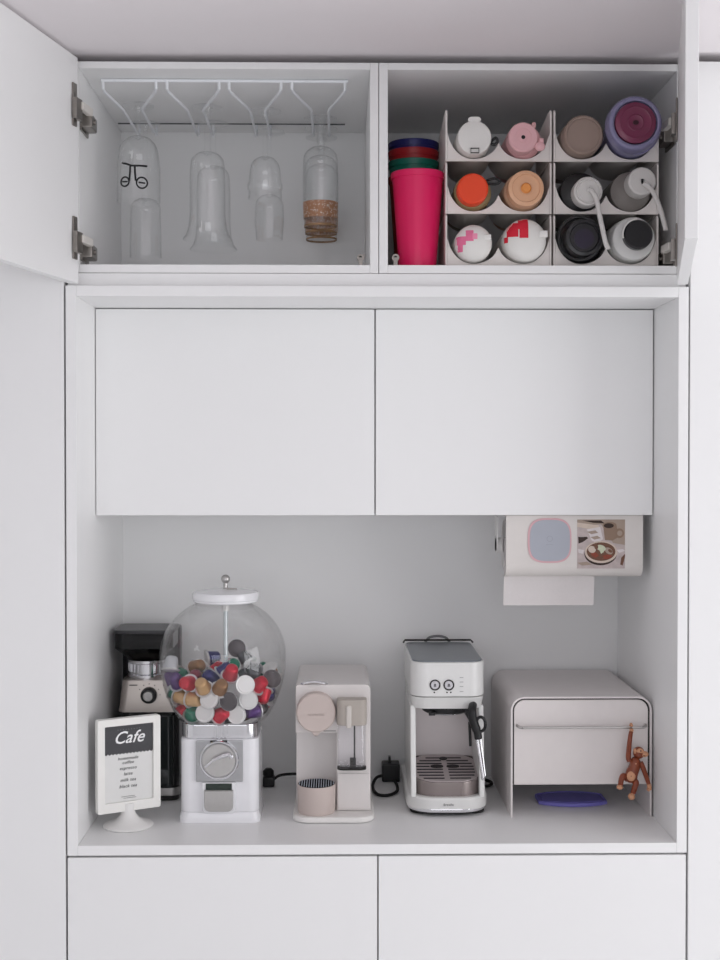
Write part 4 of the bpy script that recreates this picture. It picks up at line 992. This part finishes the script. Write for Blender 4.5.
shape([(.0, .88), (.2, .86), (.32, .92), (.1, .94)], 1); shape([(.92, .78), (1, .7), (1, .76), (.95, .94), (.9, .92)], 6); shape([(.82, .62), (.95, .6), (1, .64), (.88, .68)], 8); shape([(.02, .6), (.14, .62), (.12, .7), (.03, .68)], 8)
obj('printed_photo', pm, mts, fp)
t = thing('paper_towel_roll', 'white paper towel roll with a loose sheet hanging under its holder', 'paper towel', (.518, RYc, RZc))
obj('roll', MB().lathe([(.02, .372), (RR, .372), (RR, .656), (.02, .656)], (0, RYc, RZc), 56, 'x', cap=False).lathe([(.02, .372), (.0185, .372), (.0185, .656), (.02, .656)], (0, RYc, RZc), 30, 'x', cap=False), mat('paper_white', (232, 228, 227), .8, bump=.15, scale=200), t)
p0, p1 = at(503, 605, .27).x, at(593, 605, .27).x; zb = at(572, 605, .27).z
pts = [(RYc-RR*math.cos(R(aa))-.0006, RZc-RR*math.sin(R(aa))) for aa in (-20, 0, 18)]
path = pts+[(.25, 1.43), (.256, 1.40), (.262, 1.37), (.266, zb)]
sh = MB(); n = len(path); K2 = 10
vs = [(p0+(max(p0, .372)-p0)*0+(p1-p0)*k/K2, y+.0008*math.sin(k*1.3+i), z) for i, (y, z) in enumerate(path) for k in range(K2+1)]
vs2 = [(x, y+.0006, z) for x, y, z in vs]; W_ = K2+1; off = len(vs)
fs = [(i*W_+k, i*W_+k+1, (i+1)*W_+k+1, (i+1)*W_+k) for i in range(n-1) for k in range(K2)]
fs += [tuple(off+q for q in f[::-1]) for f in fs]
fs += [((n-1)*W_+k, (n-1)*W_+k+1, off+(n-1)*W_+k+1, off+(n-1)*W_+k) for k in range(K2)]
fs += [(i*W_, off+i*W_, off+(i+1)*W_, (i+1)*W_) for i in range(n-1)]+[(i*W_+K2, (i+1)*W_+K2, off+(i+1)*W_+K2, off+i*W_+K2) for i in range(n-1)]
obj('hanging_sheet', sh.raw(vs, fs+[]) if False else sh.raw(vs+vs2, fs), mat('paper_sheet', (228, 223, 222), .85, bump=.1, scale=160), t)

# ------------------------------------------------------------------ plugs and cords
cr = .0033
t = thing('power_plug', 'black power plug with cord between gumball machine and pod machine', 'plug', (-.155, .47, ZC))
m = MB().box(-.178, -.15, .455, .487, ZC+.0003, ZC+.024, .004).lathe([(.011, 0), (.013, .004), (.013, .014), (.007, .02)], (-.165, .471, ZC+.022), 20)
obj('plug_body', m, BLACK, t)
obj('cord', MB().tube(spline([(-.152, .47, ZC+.016), (-.14, .472, ZC+.024), (-.12, .478, ZC+.026), (-.095, .485, ZC+.024), (-.06, .49, ZC+.012), (-.03, .492, ZC+cr)]), cr), RUBBER, t)
t = thing('power_plug', 'black block plug with looped cord between pod machine and espresso machine', 'plug', (.12, .52, ZC))
m = MB().box(.1055, .148, .5, .545, ZC+.0003, ZC+.043, .003).box(.121, .127, .515, .53, ZC+.041, ZC+.058, .001)
obj('plug_body', m, BLACK, t)
z_ = ZC+.0042
obj('cord', MB().tube(spline([(.108, .505, ZC+.016), (.092, .495, ZC+.013), (.083, .47, z_), (.082, .42, z_), (.09, .375, z_), (.106, .362, z_), (.124, .374, z_), (.137, .405, z_), (.139, .45, z_), (.136, .494, z_)]), .0036), RUBBER, t)
t = thing('power_cord', 'black cord looping out between espresso machine and bread box', 'cord', (.345, .47, ZC))  # loose loop of the espresso machine's own cord
obj('cord', MB().tube(spline([(.322, .53, z_), (.343, .515, z_), (.362, .49, z_), (.364, .465, z_), (.35, .445, z_), (.333, .445, z_), (.322, .455, z_)]), .0036), RUBBER, t)

#==SETTINGS==
sc = bpy.context.scene
sc.view_settings.view_transform = 'Standard'; sc.view_settings.look = 'None'
sc.view_settings.gamma = 1; sc.view_settings.use_curve_mapping = False
sc.view_settings.exposure = -1.68
sc.cycles.max_bounces = 14; sc.cycles.diffuse_bounces = 6; sc.cycles.transparent_max_bounces = 40
sc.cycles.use_denoising = True
